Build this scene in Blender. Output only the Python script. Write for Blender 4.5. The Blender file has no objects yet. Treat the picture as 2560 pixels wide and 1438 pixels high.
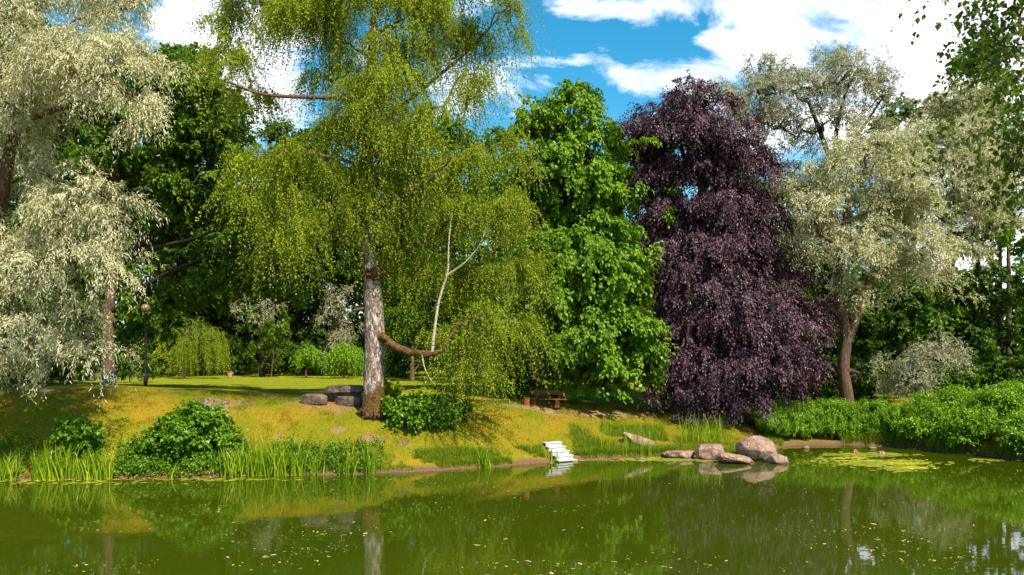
import bpy, math, random
import numpy as np
from mathutils import Vector, noise as mnoise

R = math.radians
rng = np.random.default_rng(7)
random.seed(7)
C = bpy.context.scene.collection
SC = bpy.context.scene

# ------------------------------------------------------------------ camera
CH, FP = 4.2, 2000.0                      # eye height over the water, focal length in photo pixels
HZ = 880.0
cam = bpy.data.cameras.new('camera')
cam.sensor_width = 36.0
cam.lens = FP / 2560 * 36
cam.shift_y = (HZ - 719) / 2560
cam.clip_end = 3000
cam.clip_start = 0.1
co = bpy.data.objects.new('camera', cam)
co.location = (0, 0, CH)
co.rotation_euler = (R(90), 0, 0)
C.objects.link(co)
SC.camera = co

# ------------------------------------------------------------------ sun and sky
SUN_EL, SUN_AZ = R(50), math.atan2(0.60, -0.80)        # azimuth from +Y towards +X
sd = Vector((math.sin(SUN_AZ) * math.cos(SUN_EL), math.cos(SUN_AZ) * math.cos(SUN_EL), math.sin(SUN_EL)))
sl = bpy.data.lights.new('sun', 'SUN')
sl.energy = 4.8
sl.angle = R(0.6)
sl.color = (1.0, 0.90, 0.72)
so = bpy.data.objects.new('sun', sl)
so.rotation_euler = sd.to_track_quat('Z', 'Y').to_euler()
so.location = (0, 0, 60)
C.objects.link(so)
SC.view_settings.view_transform = 'Standard'
SC.view_settings.look = 'None'
SC.view_settings.exposure = 0.95
SC.view_settings.gamma = 1.0
SC.cycles.max_bounces = 6
SC.cycles.diffuse_bounces = 3
SC.cycles.glossy_bounces = 3
SC.cycles.transmission_bounces = 4
SC.cycles.transparent_max_bounces = 4
SC.cycles.sample_clamp_indirect = 4.0

w = bpy.data.worlds.new('World')
SC.world = w
w.use_nodes = True
nt = w.node_tree
nt.nodes.clear()


class NB:
    """tiny node-tree builder"""
    def __init__(s, tree):
        s.t = tree

    def n(s, typ, **kw):
        nd = s.t.nodes.new(typ)
        for k, v in kw.items():
            if k.startswith('i_'):
                nd.inputs[k[2:].replace('_', ' ')].default_value = v
            else:
                setattr(nd, k, v)
        return nd

    def l(s, a, b):
        s.t.links.new(a, b)

    def math(s, op, a, b=None, c=None, clamp=False):
        m = s.t.nodes.new('ShaderNodeMath')
        m.operation = op
        m.use_clamp = clamp
        for i, v in enumerate((a, b, c)):
            if v is None:
                continue
            if isinstance(v, (int, float)):
                m.inputs[i].default_value = v
            else:
                s.l(v, m.inputs[i])
        return m.outputs[0]

    def noise(s, vec, scale, detail=4, rough=0.55, dist=0.0, w=None):
        t = s.t.nodes.new('ShaderNodeTexNoise')
        t.inputs['Scale'].default_value = scale
        t.inputs['Detail'].default_value = detail
        t.inputs['Roughness'].default_value = rough
        t.inputs['Distortion'].default_value = dist
        if vec is not None:
            s.l(vec, t.inputs['Vector'])
        return t.outputs['Fac']

    def ramp(s, fac, stops):
        r = s.t.nodes.new('ShaderNodeValToRGB')
        els = r.color_ramp.elements
        while len(els) < len(stops):
            els.new(0.5)
        for e, (p, c) in zip(els, stops):
            e.position = p
            e.color = (c[0], c[1], c[2], 1) if not isinstance(c, (int, float)) else (c, c, c, 1)
        s.l(fac, r.inputs[0])
        return r.outputs[0]

    def mix(s, fac, a, b, mode='MIX'):
        m = s.t.nodes.new('ShaderNodeMix')
        m.data_type = 'RGBA'
        m.blend_type = mode
        for sock, v in ((m.inputs[0], fac), (m.inputs[6], a), (m.inputs[7], b)):
            if isinstance(v, (int, float)):
                sock.default_value = v
            elif isinstance(v, (tuple, list)):
                sock.default_value = (v[0], v[1], v[2], 1)
            else:
                s.l(v, sock)
        return m.outputs[2]


b = NB(nt)
tc = b.n('ShaderNodeTexCoord')
sky = b.n('ShaderNodeTexSky')
sky.sky_type = 'NISHITA'
sky.sun_disc = False
sky.sun_elevation = SUN_EL
sky.sun_rotation = SUN_AZ
sky.air_density = 1.0
sky.dust_density = 0.3
sky.ozone_density = 2.5
hs = b.n('ShaderNodeHueSaturation')
hs.inputs['Saturation'].default_value = 1.42
hs.inputs['Hue'].default_value = 0.478
hs.inputs['Value'].default_value = 0.86
b.l(sky.outputs[0], hs.inputs['Color'])
sep = b.n('ShaderNodeSeparateXYZ')
b.l(tc.outputs['Generated'], sep.inputs[0])
yy = b.math('MAXIMUM', b.math('ABSOLUTE', sep.outputs[1]), 0.15)
u = b.math('DIVIDE', sep.outputs[0], yy)       # azimuth tangent
v = b.math('DIVIDE', sep.outputs[2], yy)       # elevation tangent
comb = b.n('ShaderNodeCombineXYZ')
b.l(u, comb.inputs[0])
b.l(b.math('MULTIPLY', v, 2.1), comb.inputs[1])
b.l(b.math('MULTIPLY', sep.outputs[1], 0.7), comb.inputs[2])
n1 = b.noise(comb.outputs[0], 6.5, 9, 0.62, 0.35)
n2 = b.noise(comb.outputs[0], 1.6, 3, 0.5)
dens = b.math('ADD', b.math('MULTIPLY', b.math('SUBTRACT', n1, 0.5), 2.9), b.math('MULTIPLY', b.math('SUBTRACT', n2, 0.5), 0.5))


def bank(u0, v0, ru, rv, amp):
    """a cloud bank round one direction of the sky"""
    du = b.math('DIVIDE', b.math('SUBTRACT', u, u0), ru)
    dv = b.math('DIVIDE', b.math('SUBTRACT', v, v0), rv)
    r2 = b.math('ADD', b.math('MULTIPLY', du, du), b.math('MULTIPLY', dv, dv))
    return b.math('MULTIPLY', b.math('POWER', 2.718, b.math('MULTIPLY', r2, -1.0)), amp)


for args in ((0.70, 0.36, 0.22, 0.30, 1.7), (0.205, 0.345, 0.080, 0.020, .95), (0.24, 0.435, 0.16, 0.030, 0.40), (0.36, 0.405, 0.10, 0.045, .42),
             (-0.32, 0.36, 0.06, 0.08, 1.6), (-0.405, 0.415, 0.035, 0.022, 1.5), (0.38, 0.30, 0.12, 0.05, .6), (-0.62, 0.30, 0.1, 0.1, 0.8),
             (0.10, 0.425, 0.05, 0.012, 0.6), (.30, .37, .05, .02, .4)):
    dens = b.math('ADD', dens, bank(*args))
mask = b.ramp(dens, [(0.16, 0.0), (0.50, 0.55), (0.90, 1.0)])
shade = b.ramp(n1, [(0.38, (5.6, 5.9, 6.8)), (0.62, (9.4, 9.2, 9.2))])
colr = b.mix(mask, hs.outputs[0], shade)
bg = b.n('ShaderNodeBackground')
bg.inputs[1].default_value = 0.12
b.l(colr, bg.inputs[0])
wo = b.n('ShaderNodeOutputWorld')
b.l(bg.outputs[0], wo.inputs[0])

# ------------------------------------------------------------------ helpers


def at(px, py, Y):
    return np.array([(px - 1280) / FP * Y, Y, CH - (py - HZ) / FP * Y])


SHX = np.array([-400, -60, -30, -16.8, -12, -9.2, -6, -3.9, -.5, 1.9, 4.2, 7.3, 9.6, 11.4, 12.6, 14.8, 17.0, 18.8, 21, 24, 30, 45, 400.])
SHY = np.array([10, 18, 24.6, 26.2, 26.6, 27.1, 27.3, 27.8, 29.3, 30.9, 31.6, 32.2, 32.2, 34.8, 36.0, 36.4, 35.6, 33.4, 28.5, 23, 16, 9, 0.])
HCX = np.array([-400, -30, -17, -12, -6, 0, 5, 9, 14, 22, 400.])
HCV = np.array([2.6, 2.9, 2.85, 2.5, 2.15, 1.95, 1.55, 1.2, 1.0, 1.0, 2.2])
TWV = np.array([5, 4.6, 4.3, 4.3, 4.6, 5.0, 5.6, 6.0, 5.0, 5.0, 5])


def vnoise(x, y, s, seed=0):
    """cheap smooth value noise, vectorised"""
    x = np.asarray(x, float) * s + seed * 17.3
    y = np.asarray(y, float) * s - seed * 9.1
    xi, yi = np.floor(x), np.floor(y)
    xf, yf = x - xi, y - yi
    xf, yf = xf * xf * (3 - 2 * xf), yf * yf * (3 - 2 * yf)

    def h(a, c):
        q = np.sin(a * 127.1 + c * 311.7 + seed * 3.1) * 43758.5453
        return q - np.floor(q)
    return (h(xi, yi) * (1 - xf) + h(xi + 1, yi) * xf) * (1 - yf) + (h(xi, yi + 1) * (1 - xf) + h(xi + 1, yi + 1) * xf) * yf


def shoreY(x):
    x = np.asarray(x, float)
    return np.interp(x, SHX, SHY) + 0.30 * (vnoise(x, 0 * x, 0.7, 3) - .5) + .12 * (vnoise(x, 0 * x, 3, 4) - .5)


def ground(x, y):
    x = np.asarray(x, float)
    y = np.asarray(y, float)
    t = y - shoreY(x)
    hc = np.interp(x, HCX, HCV)
    tw = np.interp(x, HCX, TWV)
    uu = np.clip(t / tw, 0, 1)
    z = hc * (1 - (1 - uu) ** 1.6)
    z = np.maximum(z, np.clip(t * 1.6, 0, 0.16))
    far = np.clip((t - tw) / 14, 0, 1)
    far = far * far * (3 - 2 * far)
    z = z * (1 - far) + 2.2 * far
    z = np.where(t < 0, np.maximum(t * 0.6, -1.2), z)
    # near bank, where the photographer stands
    tn = (7.5 + 0.010 * x * x * np.where(x > 0, -0.4, -0.2)) - y
    zn = 2.6 * (1 - (1 - np.clip(tn / 6, 0, 1)) ** 1.7)
    z = np.where(tn > 0, np.maximum(z, zn), z)
    z = z + np.where(t > 0.3, 0.10 * (vnoise(x, y, .35, 1) - .5) + 0.05 * (vnoise(x, y, 1.4, 2) - .5), 0)
    return z


def gp(px, py, lo=16.0, hi=110.0):
    """point of the ground seen at this photo pixel"""
    Y = np.arange(lo, hi, 0.05)
    z = CH - (py - HZ) / FP * Y
    g = ground((px - 1280) / FP * Y, Y)
    k = np.where(g >= z)[0]
    k = k[0] if len(k) else len(Y) - 1
    return np.array([(px - 1280) / FP * Y[k], Y[k], float(g[k])])


def onG(x, y):
    return np.array([x, y, float(ground(x, y))])


def mesh_np(name, verts, faces, mat, attr=None, smooth=False):
    """faces: (n,k) array"""
    me = bpy.data.meshes.new(name)
    verts = np.ascontiguousarray(verts, dtype=np.float32)
    faces = np.ascontiguousarray(faces, dtype=np.int32)
    nf, k = faces.shape
    me.vertices.add(len(verts))
    me.vertices.foreach_set('co', verts.ravel())
    me.loops.add(nf * k)
    me.loops.foreach_set('vertex_index', faces.ravel())
    me.polygons.add(nf)
    me.polygons.foreach_set('loop_start', np.arange(nf, dtype=np.int32) * k)
    me.polygons.foreach_set('use_smooth', np.full(nf, smooth, dtype=bool))
    if attr is not None:
        a = me.attributes.new('v', 'FLOAT', 'FACE')
        a.data.foreach_set('value', np.ascontiguousarray(attr, dtype=np.float32))
    me.update(calc_edges=True)
    if mat:
        me.materials.append(mat)
    return me


def link(name, me, parent=None, loc=None, rot=None):
    o = bpy.data.objects.new(name, me)
    C.objects.link(o)
    if parent:
        o.parent = parent
    if loc is not None:
        o.location = loc
    if rot is not None:
        o.rotation_euler = rot
    return o


def tag(o, label=None, cat=None, group=None, kind=None):
    if label:
        o['label'] = label
    if cat:
        o['category'] = cat
    if group:
        o['group'] = group
    if kind:
        o['kind'] = kind
    return o


def root(name, label, cat, loc, group=None, rz=0.0):
    o = bpy.data.objects.new(name, None)
    o.empty_display_size = 0.3
    C.objects.link(o)
    o.location = loc
    o.rotation_euler = (0, 0, rz)
    return tag(o, label, cat, group)


class MB:
    """collects simple shapes into one mesh"""
    def __init__(s):
        s.v = []
        s.f = []

    def add(s, vs, fs):
        k = len(s.v)
        s.v += [tuple(p) for p in vs]
        s.f += [tuple(i + k for i in f) for f in fs]

    def box(s, c, d, rz=0, jitter=0, taper=(1, 1)):
        vs = []
        cz, sz = math.cos(rz), math.sin(rz)
        for z in (-1, 1):
            for x, y in ((-1, -1), (1, -1), (1, 1), (-1, 1)):
                tx, ty = taper if z > 0 else (1, 1)
                px, py = x * d[0] / 2 * tx, y * d[1] / 2 * ty
                vs.append((c[0] + px * cz - py * sz + random.uniform(-1, 1) * jitter,
                           c[1] + px * sz + py * cz + random.uniform(-1, 1) * jitter,
                           c[2] + z * d[2] / 2 + random.uniform(-1, 1) * jitter))
        s.add(vs, [(0, 3, 2, 1), (4, 5, 6, 7), (0, 1, 5, 4), (1, 2, 6, 5), (2, 3, 7, 6), (3, 0, 4, 7)])

    def lathe(s, prof, c=(0, 0, 0), n=20):
        vs, fs = [], []
        for r, z in prof:
            for i in range(n):
                a = 2 * math.pi * i / n
                vs.append((c[0] + r * math.cos(a), c[1] + r * math.sin(a), c[2] + z))
        for j in range(len(prof) - 1):
            for i in range(n):
                fs.append((j * n + i, j * n + (i + 1) % n, (j + 1) * n + (i + 1) % n, (j + 1) * n + i))
        fs.append(tuple(range(n))[::-1])
        fs.append(tuple(range((len(prof) - 1) * n, len(prof) * n)))
        s.add(vs, fs)

    def build(s, name, mat, parent=None, loc=None, smooth=False, bevel=0):
        me = bpy.data.meshes.new(name)
        me.from_pydata(s.v, [], s.f)
        if smooth:
            for p in me.polygons:
                p.use_smooth = True
        me.materials.append(mat)
        o = link(name, me, parent, loc)
        if bevel:
            m = o.modifiers.new('bevel', 'BEVEL')
            m.width = bevel
            m.segments = 2
        return o


# ------------------------------------------------------------------ materials
def mat(name):
    m = bpy.data.materials.new(name)
    m.use_nodes = True
    m.node_tree.nodes.clear()
    return m, NB(m.node_tree)


def leafmat(name, c0, c1, c2, trans=0.35, rough=0.45, spec=0.35, tcol=None, under=None):
    m, b = mat(name)
    a = b.n('ShaderNodeAttribute', attribute_name='v')
    col = b.ramp(a.outputs['Fac'], [(0.0, c0), (0.5, c1), (1.0, c2)])
    if under:
        g = b.n('ShaderNodeNewGeometry')
        col = b.mix(b.math('MULTIPLY', g.outputs['Backfacing'], under[1]), col, under[0])
    p = b.n('ShaderNodeBsdfPrincipled')
    p.inputs['Roughness'].default_value = rough
    p.inputs['Specular IOR Level'].default_value = spec
    b.l(col, p.inputs['Base Color'])
    t = b.n('ShaderNodeBsdfTranslucent')
    tc_ = b.mix(1.0, col, tcol or (1.0, 1.15, 0.5), 'MULTIPLY')
    b.l(tc_, t.inputs[0])
    mx = b.n('ShaderNodeMixShader')
    mx.inputs[0].default_value = trans
    b.l(p.outputs[0], mx.inputs[1])
    b.l(t.outputs[0], mx.inputs[2])
    o = b.n('ShaderNodeOutputMaterial')
    b.l(mx.outputs[0], o.inputs[0])
    return m


def surfmat(name, stops, scale=6, rough=0.85, bump=0.3, detail=6, stretch=None, bscale=None, extra=None, spec=0.3, bdist=0.03):
    m, b = mat(name)
    tcn = b.n('ShaderNodeTexCoord')
    vec = tcn.outputs['Object']
    if stretch:
        mp = b.n('ShaderNodeMapping')
        mp.inputs['Scale'].default_value = stretch
        b.l(vec, mp.inputs[0])
        vec = mp.outputs[0]
    n = b.noise(vec, scale, detail, 0.62, 0.2)
    col = b.ramp(n, stops)
    if extra:
        col = extra(b, tcn, vec, col)
    p = b.n('ShaderNodeBsdfPrincipled')
    p.inputs['Roughness'].default_value = rough
    p.inputs['Specular IOR Level'].default_value = spec
    b.l(col, p.inputs['Base Color'])
    if bump:
        n2 = b.noise(vec, bscale or scale * 3, 6, 0.65)
        bp = b.n('ShaderNodeBump')
        bp.inputs['Strength'].default_value = bump
        bp.inputs['Distance'].default_value = bdist
        b.l(n2, bp.inputs['Height'])
        b.l(bp.outputs[0], p.inputs['Normal'])
    o = b.n('ShaderNodeOutputMaterial')
    b.l(p.outputs[0], o.inputs[0])
    return m


M = {}
M['willow'] = leafmat('silver_willow_leaf', (.20, .21, .065), (.41, .40, .19), (.68, .63, .42), .24, .5, .2, (1, 1.05, .6), ((.70, .66, .47), .4))
M['willow_far'] = leafmat('grey_willow_leaf', (.15, .165, .055), (.30, .295, .135), (.48, .45, .28), .25, .5, .25, (1, 1.05, .7), ((.5, .48, .38), .45))
M['birch'] = leafmat('birch_leaf', (.13, .18, .005), (.25, .32, .009), (.42, .48, .016), .46, .45, .25)
M['birch_dark'] = leafmat('near_birch_leaf', (.05, .08, .006), (.09, .14, .007), (.17, .22, .010), .35, .35, .35)
M['maple'] = leafmat('maple_leaf', (.07, .15, .004), (.13, .25, .005), (.23, .36, .008), .38, .42, .3)
M['green'] = leafmat('broad_leaf', (.05, .105, .004), (.09, .17, .005), (.17, .27, .008), .42, .45, .3)
M['green_dark'] = leafmat('dark_broad_leaf', (.030, .070, .004), (.06, .12, .005), (.12, .19, .007), .42, .45, .3)
M['yellow_green'] = leafmat('weeping_leaf', (.14, .20, .008), (.24, .30, .012), (.34, .40, .02), .4, .45, .3)
M['purple'] = leafmat('copper_beech_leaf', (.028, .010, .018), (.060, .026, .038), (.15, .080, .10), .16, .45, .35, (1.3, .4, .6))
M['shrub'] = leafmat('shrub_leaf', (.05, .13, .004), (.10, .22, .006), (.20, .34, .010), .32, .4, .35)
M['hedge'] = leafmat('hedge_leaf', (.09, .20, .005), (.17, .32, .007), (.30, .46, .012), .32, .42, .35)
M['blade'] = leafmat('iris_leaf', (.09, .20, .006), (.19, .33, .008), (.42, .46, .02), .35, .35, .35)
M['grass'] = leafmat('grass_blade', (.12, .19, .005), (.23, .23, .008), (.40, .235, .020), .3, .55, .15, (1.05, 1.0, .5))
M['tallgrass'] = leafmat('rough_grass_blade', (.08, .17, .006), (.17, .26, .008), (.32, .34, .015), .35, .5, .2)


def birch_patch(b, tcn, vec, col):
    mp = b.n('ShaderNodeMapping')
    mp.inputs['Scale'].default_value = (3.0, 3.0, 1.3)
    b.l(tcn.outputs['Object'], mp.inputs[0])
    n = b.noise(mp.outputs[0], 2.4, 7, .72)
    msk = b.ramp(n, [(.53, 0.0), (.58, 1.0)])
    col = b.mix(b.math('MULTIPLY', msk, .85), col, (.62, .55, .50))
    spz = b.n('ShaderNodeSeparateXYZ')
    b.l(tcn.outputs['Object'], spz.inputs[0])
    n4 = b.noise(tcn.outputs['Object'], 2.6, 5, .6)
    n5 = b.noise(tcn.outputs['Object'], 16, 4, .6)
    mm = b.ramp(b.math('SUBTRACT', b.math('ADD', spz.outputs[2], b.math('MULTIPLY', spz.outputs[0], -.8)), b.math('MULTIPLY', n4, 1.5)), [(.0, 1.0), (.16, 0.0)])
    return b.mix(mm, col, b.ramp(n5, [(.35, (.035, .020, .008)), (.6, (.15, .085, .014))]))


def white_bark(b, tcn, vec, col):
    mp = b.n('ShaderNodeMapping')
    mp.inputs['Scale'].default_value = (2.0, 2.0, 12)
    b.l(tcn.outputs['Object'], mp.inputs[0])
    n = b.noise(mp.outputs[0], 2.0, 5, .6)
    msk = b.ramp(n, [(.56, 0.0), (.62, 1.0)])
    return b.mix(msk, col, (.05, .035, .03))


M['bark'] = surfmat('brown_bark', [(.35, (.045, .026, .016)), (.65, (.16, .095, .06))], 5, .9, .8, 6, (3, 3, .7), 10)
M['bark_dark'] = surfmat('dark_bark', [(.35, (.018, .013, .010)), (.65, (.06, .042, .03))], 5, .9, .6, 6, (3, 3, .8), 10)
M['bark_birch'] = surfmat('old_birch_bark', [(.35, (.07, .045, .035)), (.5, (.20, .14, .11)), (.68, (.36, .28, .23))], 3.2, .9, 1.0, 8, (4, 4, 1.6), 4.5, birch_patch, bdist=.09)
M['bark_white'] = surfmat('white_birch_bark', [(.3, (.24, .18, .13)), (.6, (.46, .39, .31))], 8, .7, .3, 4, None, None, white_bark)
M['moss'] = surfmat('mossy_bark', [(.35, (.030, .017, .008)), (.55, (.13, .062, .014)), (.7, (.15, .10, .016))], 7, .95, .9, 6, bdist=.06)


def lichen(b, tcn, vec, col):
    n = b.noise(tcn.outputs['Object'], 4.0, 5, .6)
    msk = b.ramp(n, [(.55, 0.0), (.64, 1.0)])
    n3 = b.noise(tcn.outputs['Object'], 28, 4, .7)
    sp = b.ramp(n3, [(.42, 0.0), (.58, 1.0)])
    col = b.mix(b.math('MULTIPLY', sp, .55), col, (.10, .060, .05))
    col = b.mix(b.math('MULTIPLY', msk, .6), col, (.26, .17, .05))
    g = b.n('ShaderNodeNewGeometry')
    sp3 = b.n('ShaderNodeSeparateXYZ')
    b.l(g.outputs['Position'], sp3.inputs[0])
    wetm = b.ramp(b.math('ADD', sp3.outputs[2], b.math('MULTIPLY', n, .10)), [(.08, .8), (.14, 0.0)])
    vo = b.n('ShaderNodeTexVoronoi')
    vo.feature = 'DISTANCE_TO_EDGE'
    vo.inputs['Scale'].default_value = 1.1
    b.l(b.mix(.35, tcn.outputs['Object'], tcn.outputs['Object'], 'MIX'), vo.inputs['Vector'])
    crack = b.ramp(vo.outputs['Distance'], [(0.0, .75), (.018, 0.0)])
    col = b.mix(crack, col, (.05, .03, .025))
    return b.mix(wetm, col, (.055, .035, .022))


M['rock'] = surfmat('pink_granite', [(.3, (.14, .08, .06)), (.5, (.36, .22, .17)), (.7, (.52, .37, .30))], 3.5, .85, .9, 8, None, 9, lichen, bdist=.07)
M['stone'] = surfmat('table_stone', [(.3, (.04, .028, .022)), (.55, (.13, .095, .075)), (.75, (.27, .20, .16))], 4, .9, 1.0, 8, None, 7, None, bdist=.08)
M['pebble'] = surfmat('fire_stone', [(.3, (.06, .05, .05)), (.7, (.26, .19, .16))], 5, .9, .5, 5)
M['wood'] = surfmat('bench_wood', [(.3, (.10, .034, .010)), (.7, (.27, .095, .024))], 4, .6, .3, 6, (1.2, 8, 8))
M['white_paint'] = surfmat('white_paint', [(.28, (.26, .25, .22)), (.42, (.42, .40, .42)), (.7, (.52, .50, .54))], 6, .8, .15, 4)
M['black_metal'] = surfmat('black_metal', [(.3, (.012, .013, .015)), (.7, (.03, .03, .03))], 5, .45, 0)
M['globe'] = surfmat('lamp_glass', [(.3, (.16, .11, .05)), (.7, (.24, .17, .08))], 3, .25, 0, spec=.5)
M['bin'] = surfmat('bin_plastic', [(.3, (.014, .016, .045)), (.7, (.025, .027, .065))], 3, .5, 0)
M['sticker'] = surfmat('sticker', [(.3, (.5, .5, .52)), (.7, (.7, .7, .72))], 9, .6, 0)
M['pot'] = surfmat('terracotta', [(.3, (.30, .15, .10)), (.7, (.5, .3, .24))], 7, .9, .3)
M['flower'] = leafmat('orange_flower', (.6, .10, .02), (.7, .25, .03), (.4, .4, .03), .3)
M['pink'] = leafmat('pink_petal', (.8, .2, .35), (.85, .35, .5), (.9, .6, .7), .3)
M['lilypad'] = leafmat('lily_pad', (.12, .20, .015), (.22, .28, .02), (.42, .36, .05), .1, .3, .5)
M['algae'] = surfmat('algae_mat', [(.35, (.24, .25, .012)), (.55, (.44, .40, .015)), (.7, (.52, .44, .02))], 6, .6, .3, 6)
M['debris'] = leafmat('floating_leaf', (.40, .26, .14), (.58, .42, .26), (.5, .5, .12), .1, .5, .3)


def soil_stops(b):
    tcn = b.n('ShaderNodeTexCoord')
    P = tcn.outputs['Object']
    n = b.noise(P, 9, 8, .7)
    return P, n


# lawn: yellow-green turf, dry orange patches, bare places, wet earth at the waterline
m, b = mat('lawn')
tcn = b.n('ShaderNodeTexCoord')
P = tcn.outputs['Object']
na = b.noise(P, 0.55, 5, .6, .4)
nb = b.noise(P, 2.2, 7, .68)
nc = b.noise(P, 26, 6, .75)
turf = b.ramp(nc, [(.28, (.05, .065, .004)), (.48, (.155, .165, .006)), (.72, (.29, .27, .011))])
dry = b.ramp(nc, [(.28, (.10, .065, .006)), (.5, (.28, .18, .012)), (.72, (.44, .27, .03))])
pm = b.math('ADD', b.math('MULTIPLY', na, .55), b.math('MULTIPLY', nb, .45))
g1 = b.mix(b.ramp(pm, [(.45, 0.0), (.58, .85)]), turf, dry)
sepp = b.n('ShaderNodeSeparateXYZ')
b.l(P, sepp.inputs[0])
fary = b.ramp(b.math('MULTIPLY', b.math('SUBTRACT', sepp.outputs[1], 36), .12), [(0, 0.0), (1, 1.0)])
fresh = b.ramp(b.math('ADD', b.math('MULTIPLY', nc, .5), b.math('MULTIPLY', nb, .5)), [(.36, (.10, .13, .006)), (.5, (.185, .215, .008)), (.64, (.28, .29, .012))])
g1 = b.mix(b.math('MULTIPLY', fary, .9), g1, fresh)
soil = b.ramp(nc, [(.3, (.13, .070, .03)), (.7, (.42, .27, .14))])
at_s = b.n('ShaderNodeAttribute', attribute_name='soil')
sm_ = b.ramp(b.math('ADD', at_s.outputs['Fac'], b.math('MULTIPLY', b.math('SUBTRACT', nb, .5), 1.6)), [(.45, 0.0), (.65, .95)])
g2 = b.mix(sm_, g1, soil)
wet = b.ramp(b.math('ADD', sepp.outputs[2], b.math('MULTIPLY', nb, .25)), [(.22, 1.0), (.34, 0.0)])
g3 = b.mix(wet, g2, b.ramp(nc, [(.3, (.05, .03, .018)), (.7, (.26, .14, .08))]))
p = b.n('ShaderNodeBsdfPrincipled')
p.inputs['Roughness'].default_value = .95
p.inputs['Specular IOR Level'].default_value = .1
b.l(g3, p.inputs['Base Color'])
bp = b.n('ShaderNodeBump')
bp.inputs['Strength'].default_value = .9
bp.inputs['Distance'].default_value = .06
b.l(b.noise(P, 18, 6, .75), bp.inputs['Height'])
b.l(bp.outputs[0], p.inputs['Normal'])
o = b.n('ShaderNodeOutputMaterial')
b.l(p.outputs[0], o.inputs[0])
M['lawn'] = m
M['path'] = surfmat('worn_earth', [(.3, (.13, .075, .03)), (.5, (.23, .135, .06)), (.7, (.33, .21, .10))], 6, .95, .6, 8, None, 20)

# pond water: murky green with a mirror surface
m, b = mat('pond_water')
tcn = b.n('ShaderNodeTexCoord')
P = tcn.outputs['Object']
p = b.n('ShaderNodeBsdfPrincipled')
nw = b.noise(P, .12, 3, .5)
b.l(b.ramp(nw, [(.35, (.031, .049, .0018)), (.65, (.042, .057, .002))]), p.inputs['Base Color'])
p.inputs['Roughness'].default_value = .025
p.inputs['IOR'].default_value = 1.6
p.inputs['Specular IOR Level'].default_value = .55
mp = b.n('ShaderNodeMapping')
mp.inputs['Scale'].default_value = (1, 1.6, 1)
b.l(P, mp.inputs[0])
bp = b.n('ShaderNodeBump')
bp.inputs['Strength'].default_value = .03
bp.inputs['Distance'].default_value = .05
b.l(b.noise(mp.outputs[0], 2.2, 3, .5), bp.inputs['Height'])
b.l(bp.outputs[0], p.inputs['Normal'])
o = b.n('ShaderNodeOutputMaterial')
b.l(p.outputs[0], o.inputs[0])
M['water'] = m

# ------------------------------------------------------------------ ground, water, path
xs = np.unique(np.concatenate([np.linspace(-900, -70, 14), np.arange(-70, -24, 1.5), np.arange(-24, 26, .2), np.arange(26, 71, 1.5), np.linspace(71, 900, 14)]))
ys = np.unique(np.concatenate([np.linspace(-300, -6, 8), np.arange(-5, 23, .8), np.arange(23, 44, .2), np.arange(44, 75, 1.0), np.linspace(76, 1500, 16)]))
GX, GY = np.meshgrid(xs, ys)
GZ = ground(GX, GY)
nx, ny = len(xs), len(ys)
V = np.stack([GX, GY, GZ], -1).reshape(-1, 3)
ii = (np.arange(ny - 1)[:, None] * nx + np.arange(nx - 1)[None]).ravel()
F = np.stack([ii, ii + 1, ii + nx + 1, ii + nx], 1)
me = mesh_np('ground', V, F, M['lawn'], smooth=True)
bare = [gp(930, 1098), gp(845, 1075), gp(830, 1008), gp(780, 1003), gp(532, 1010), gp(600, 1008), gp(1380, 1026), gp(1010, 1108), gp(700, 1090)]
brad = [.5, .35, 1.5, 1.1, .9, .6, 1.1, .3, .2]
soilv = np.zeros(len(V))
for c, r in zip(bare, brad):
    d = np.hypot((V[:, 0] - c[0]) / 1.6, V[:, 1] - c[1])
    soilv = np.maximum(soilv, np.clip(1.15 - d / r, 0, 1))
at_ = me.attributes.new('soil', 'FLOAT', 'POINT')
at_.data.foreach_set('value', soilv.astype(np.float32))
gobj = link('ground', me)
tag(gobj, kind='structure')

wx = np.linspace(-75, 75, 30)
wy = np.linspace(2, 46, 20)
WX, WY = np.meshgrid(wx, wy)
ii = (np.arange(19)[:, None] * 30 + np.arange(29)[None]).ravel()
me = mesh_np('pond_water', np.stack([WX, WY, WX * 0], -1).reshape(-1, 3), np.stack([ii, ii + 1, ii + 31, ii + 30], 1), M['water'], smooth=True)
tag(link('pond_water', me), kind='structure')


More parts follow.
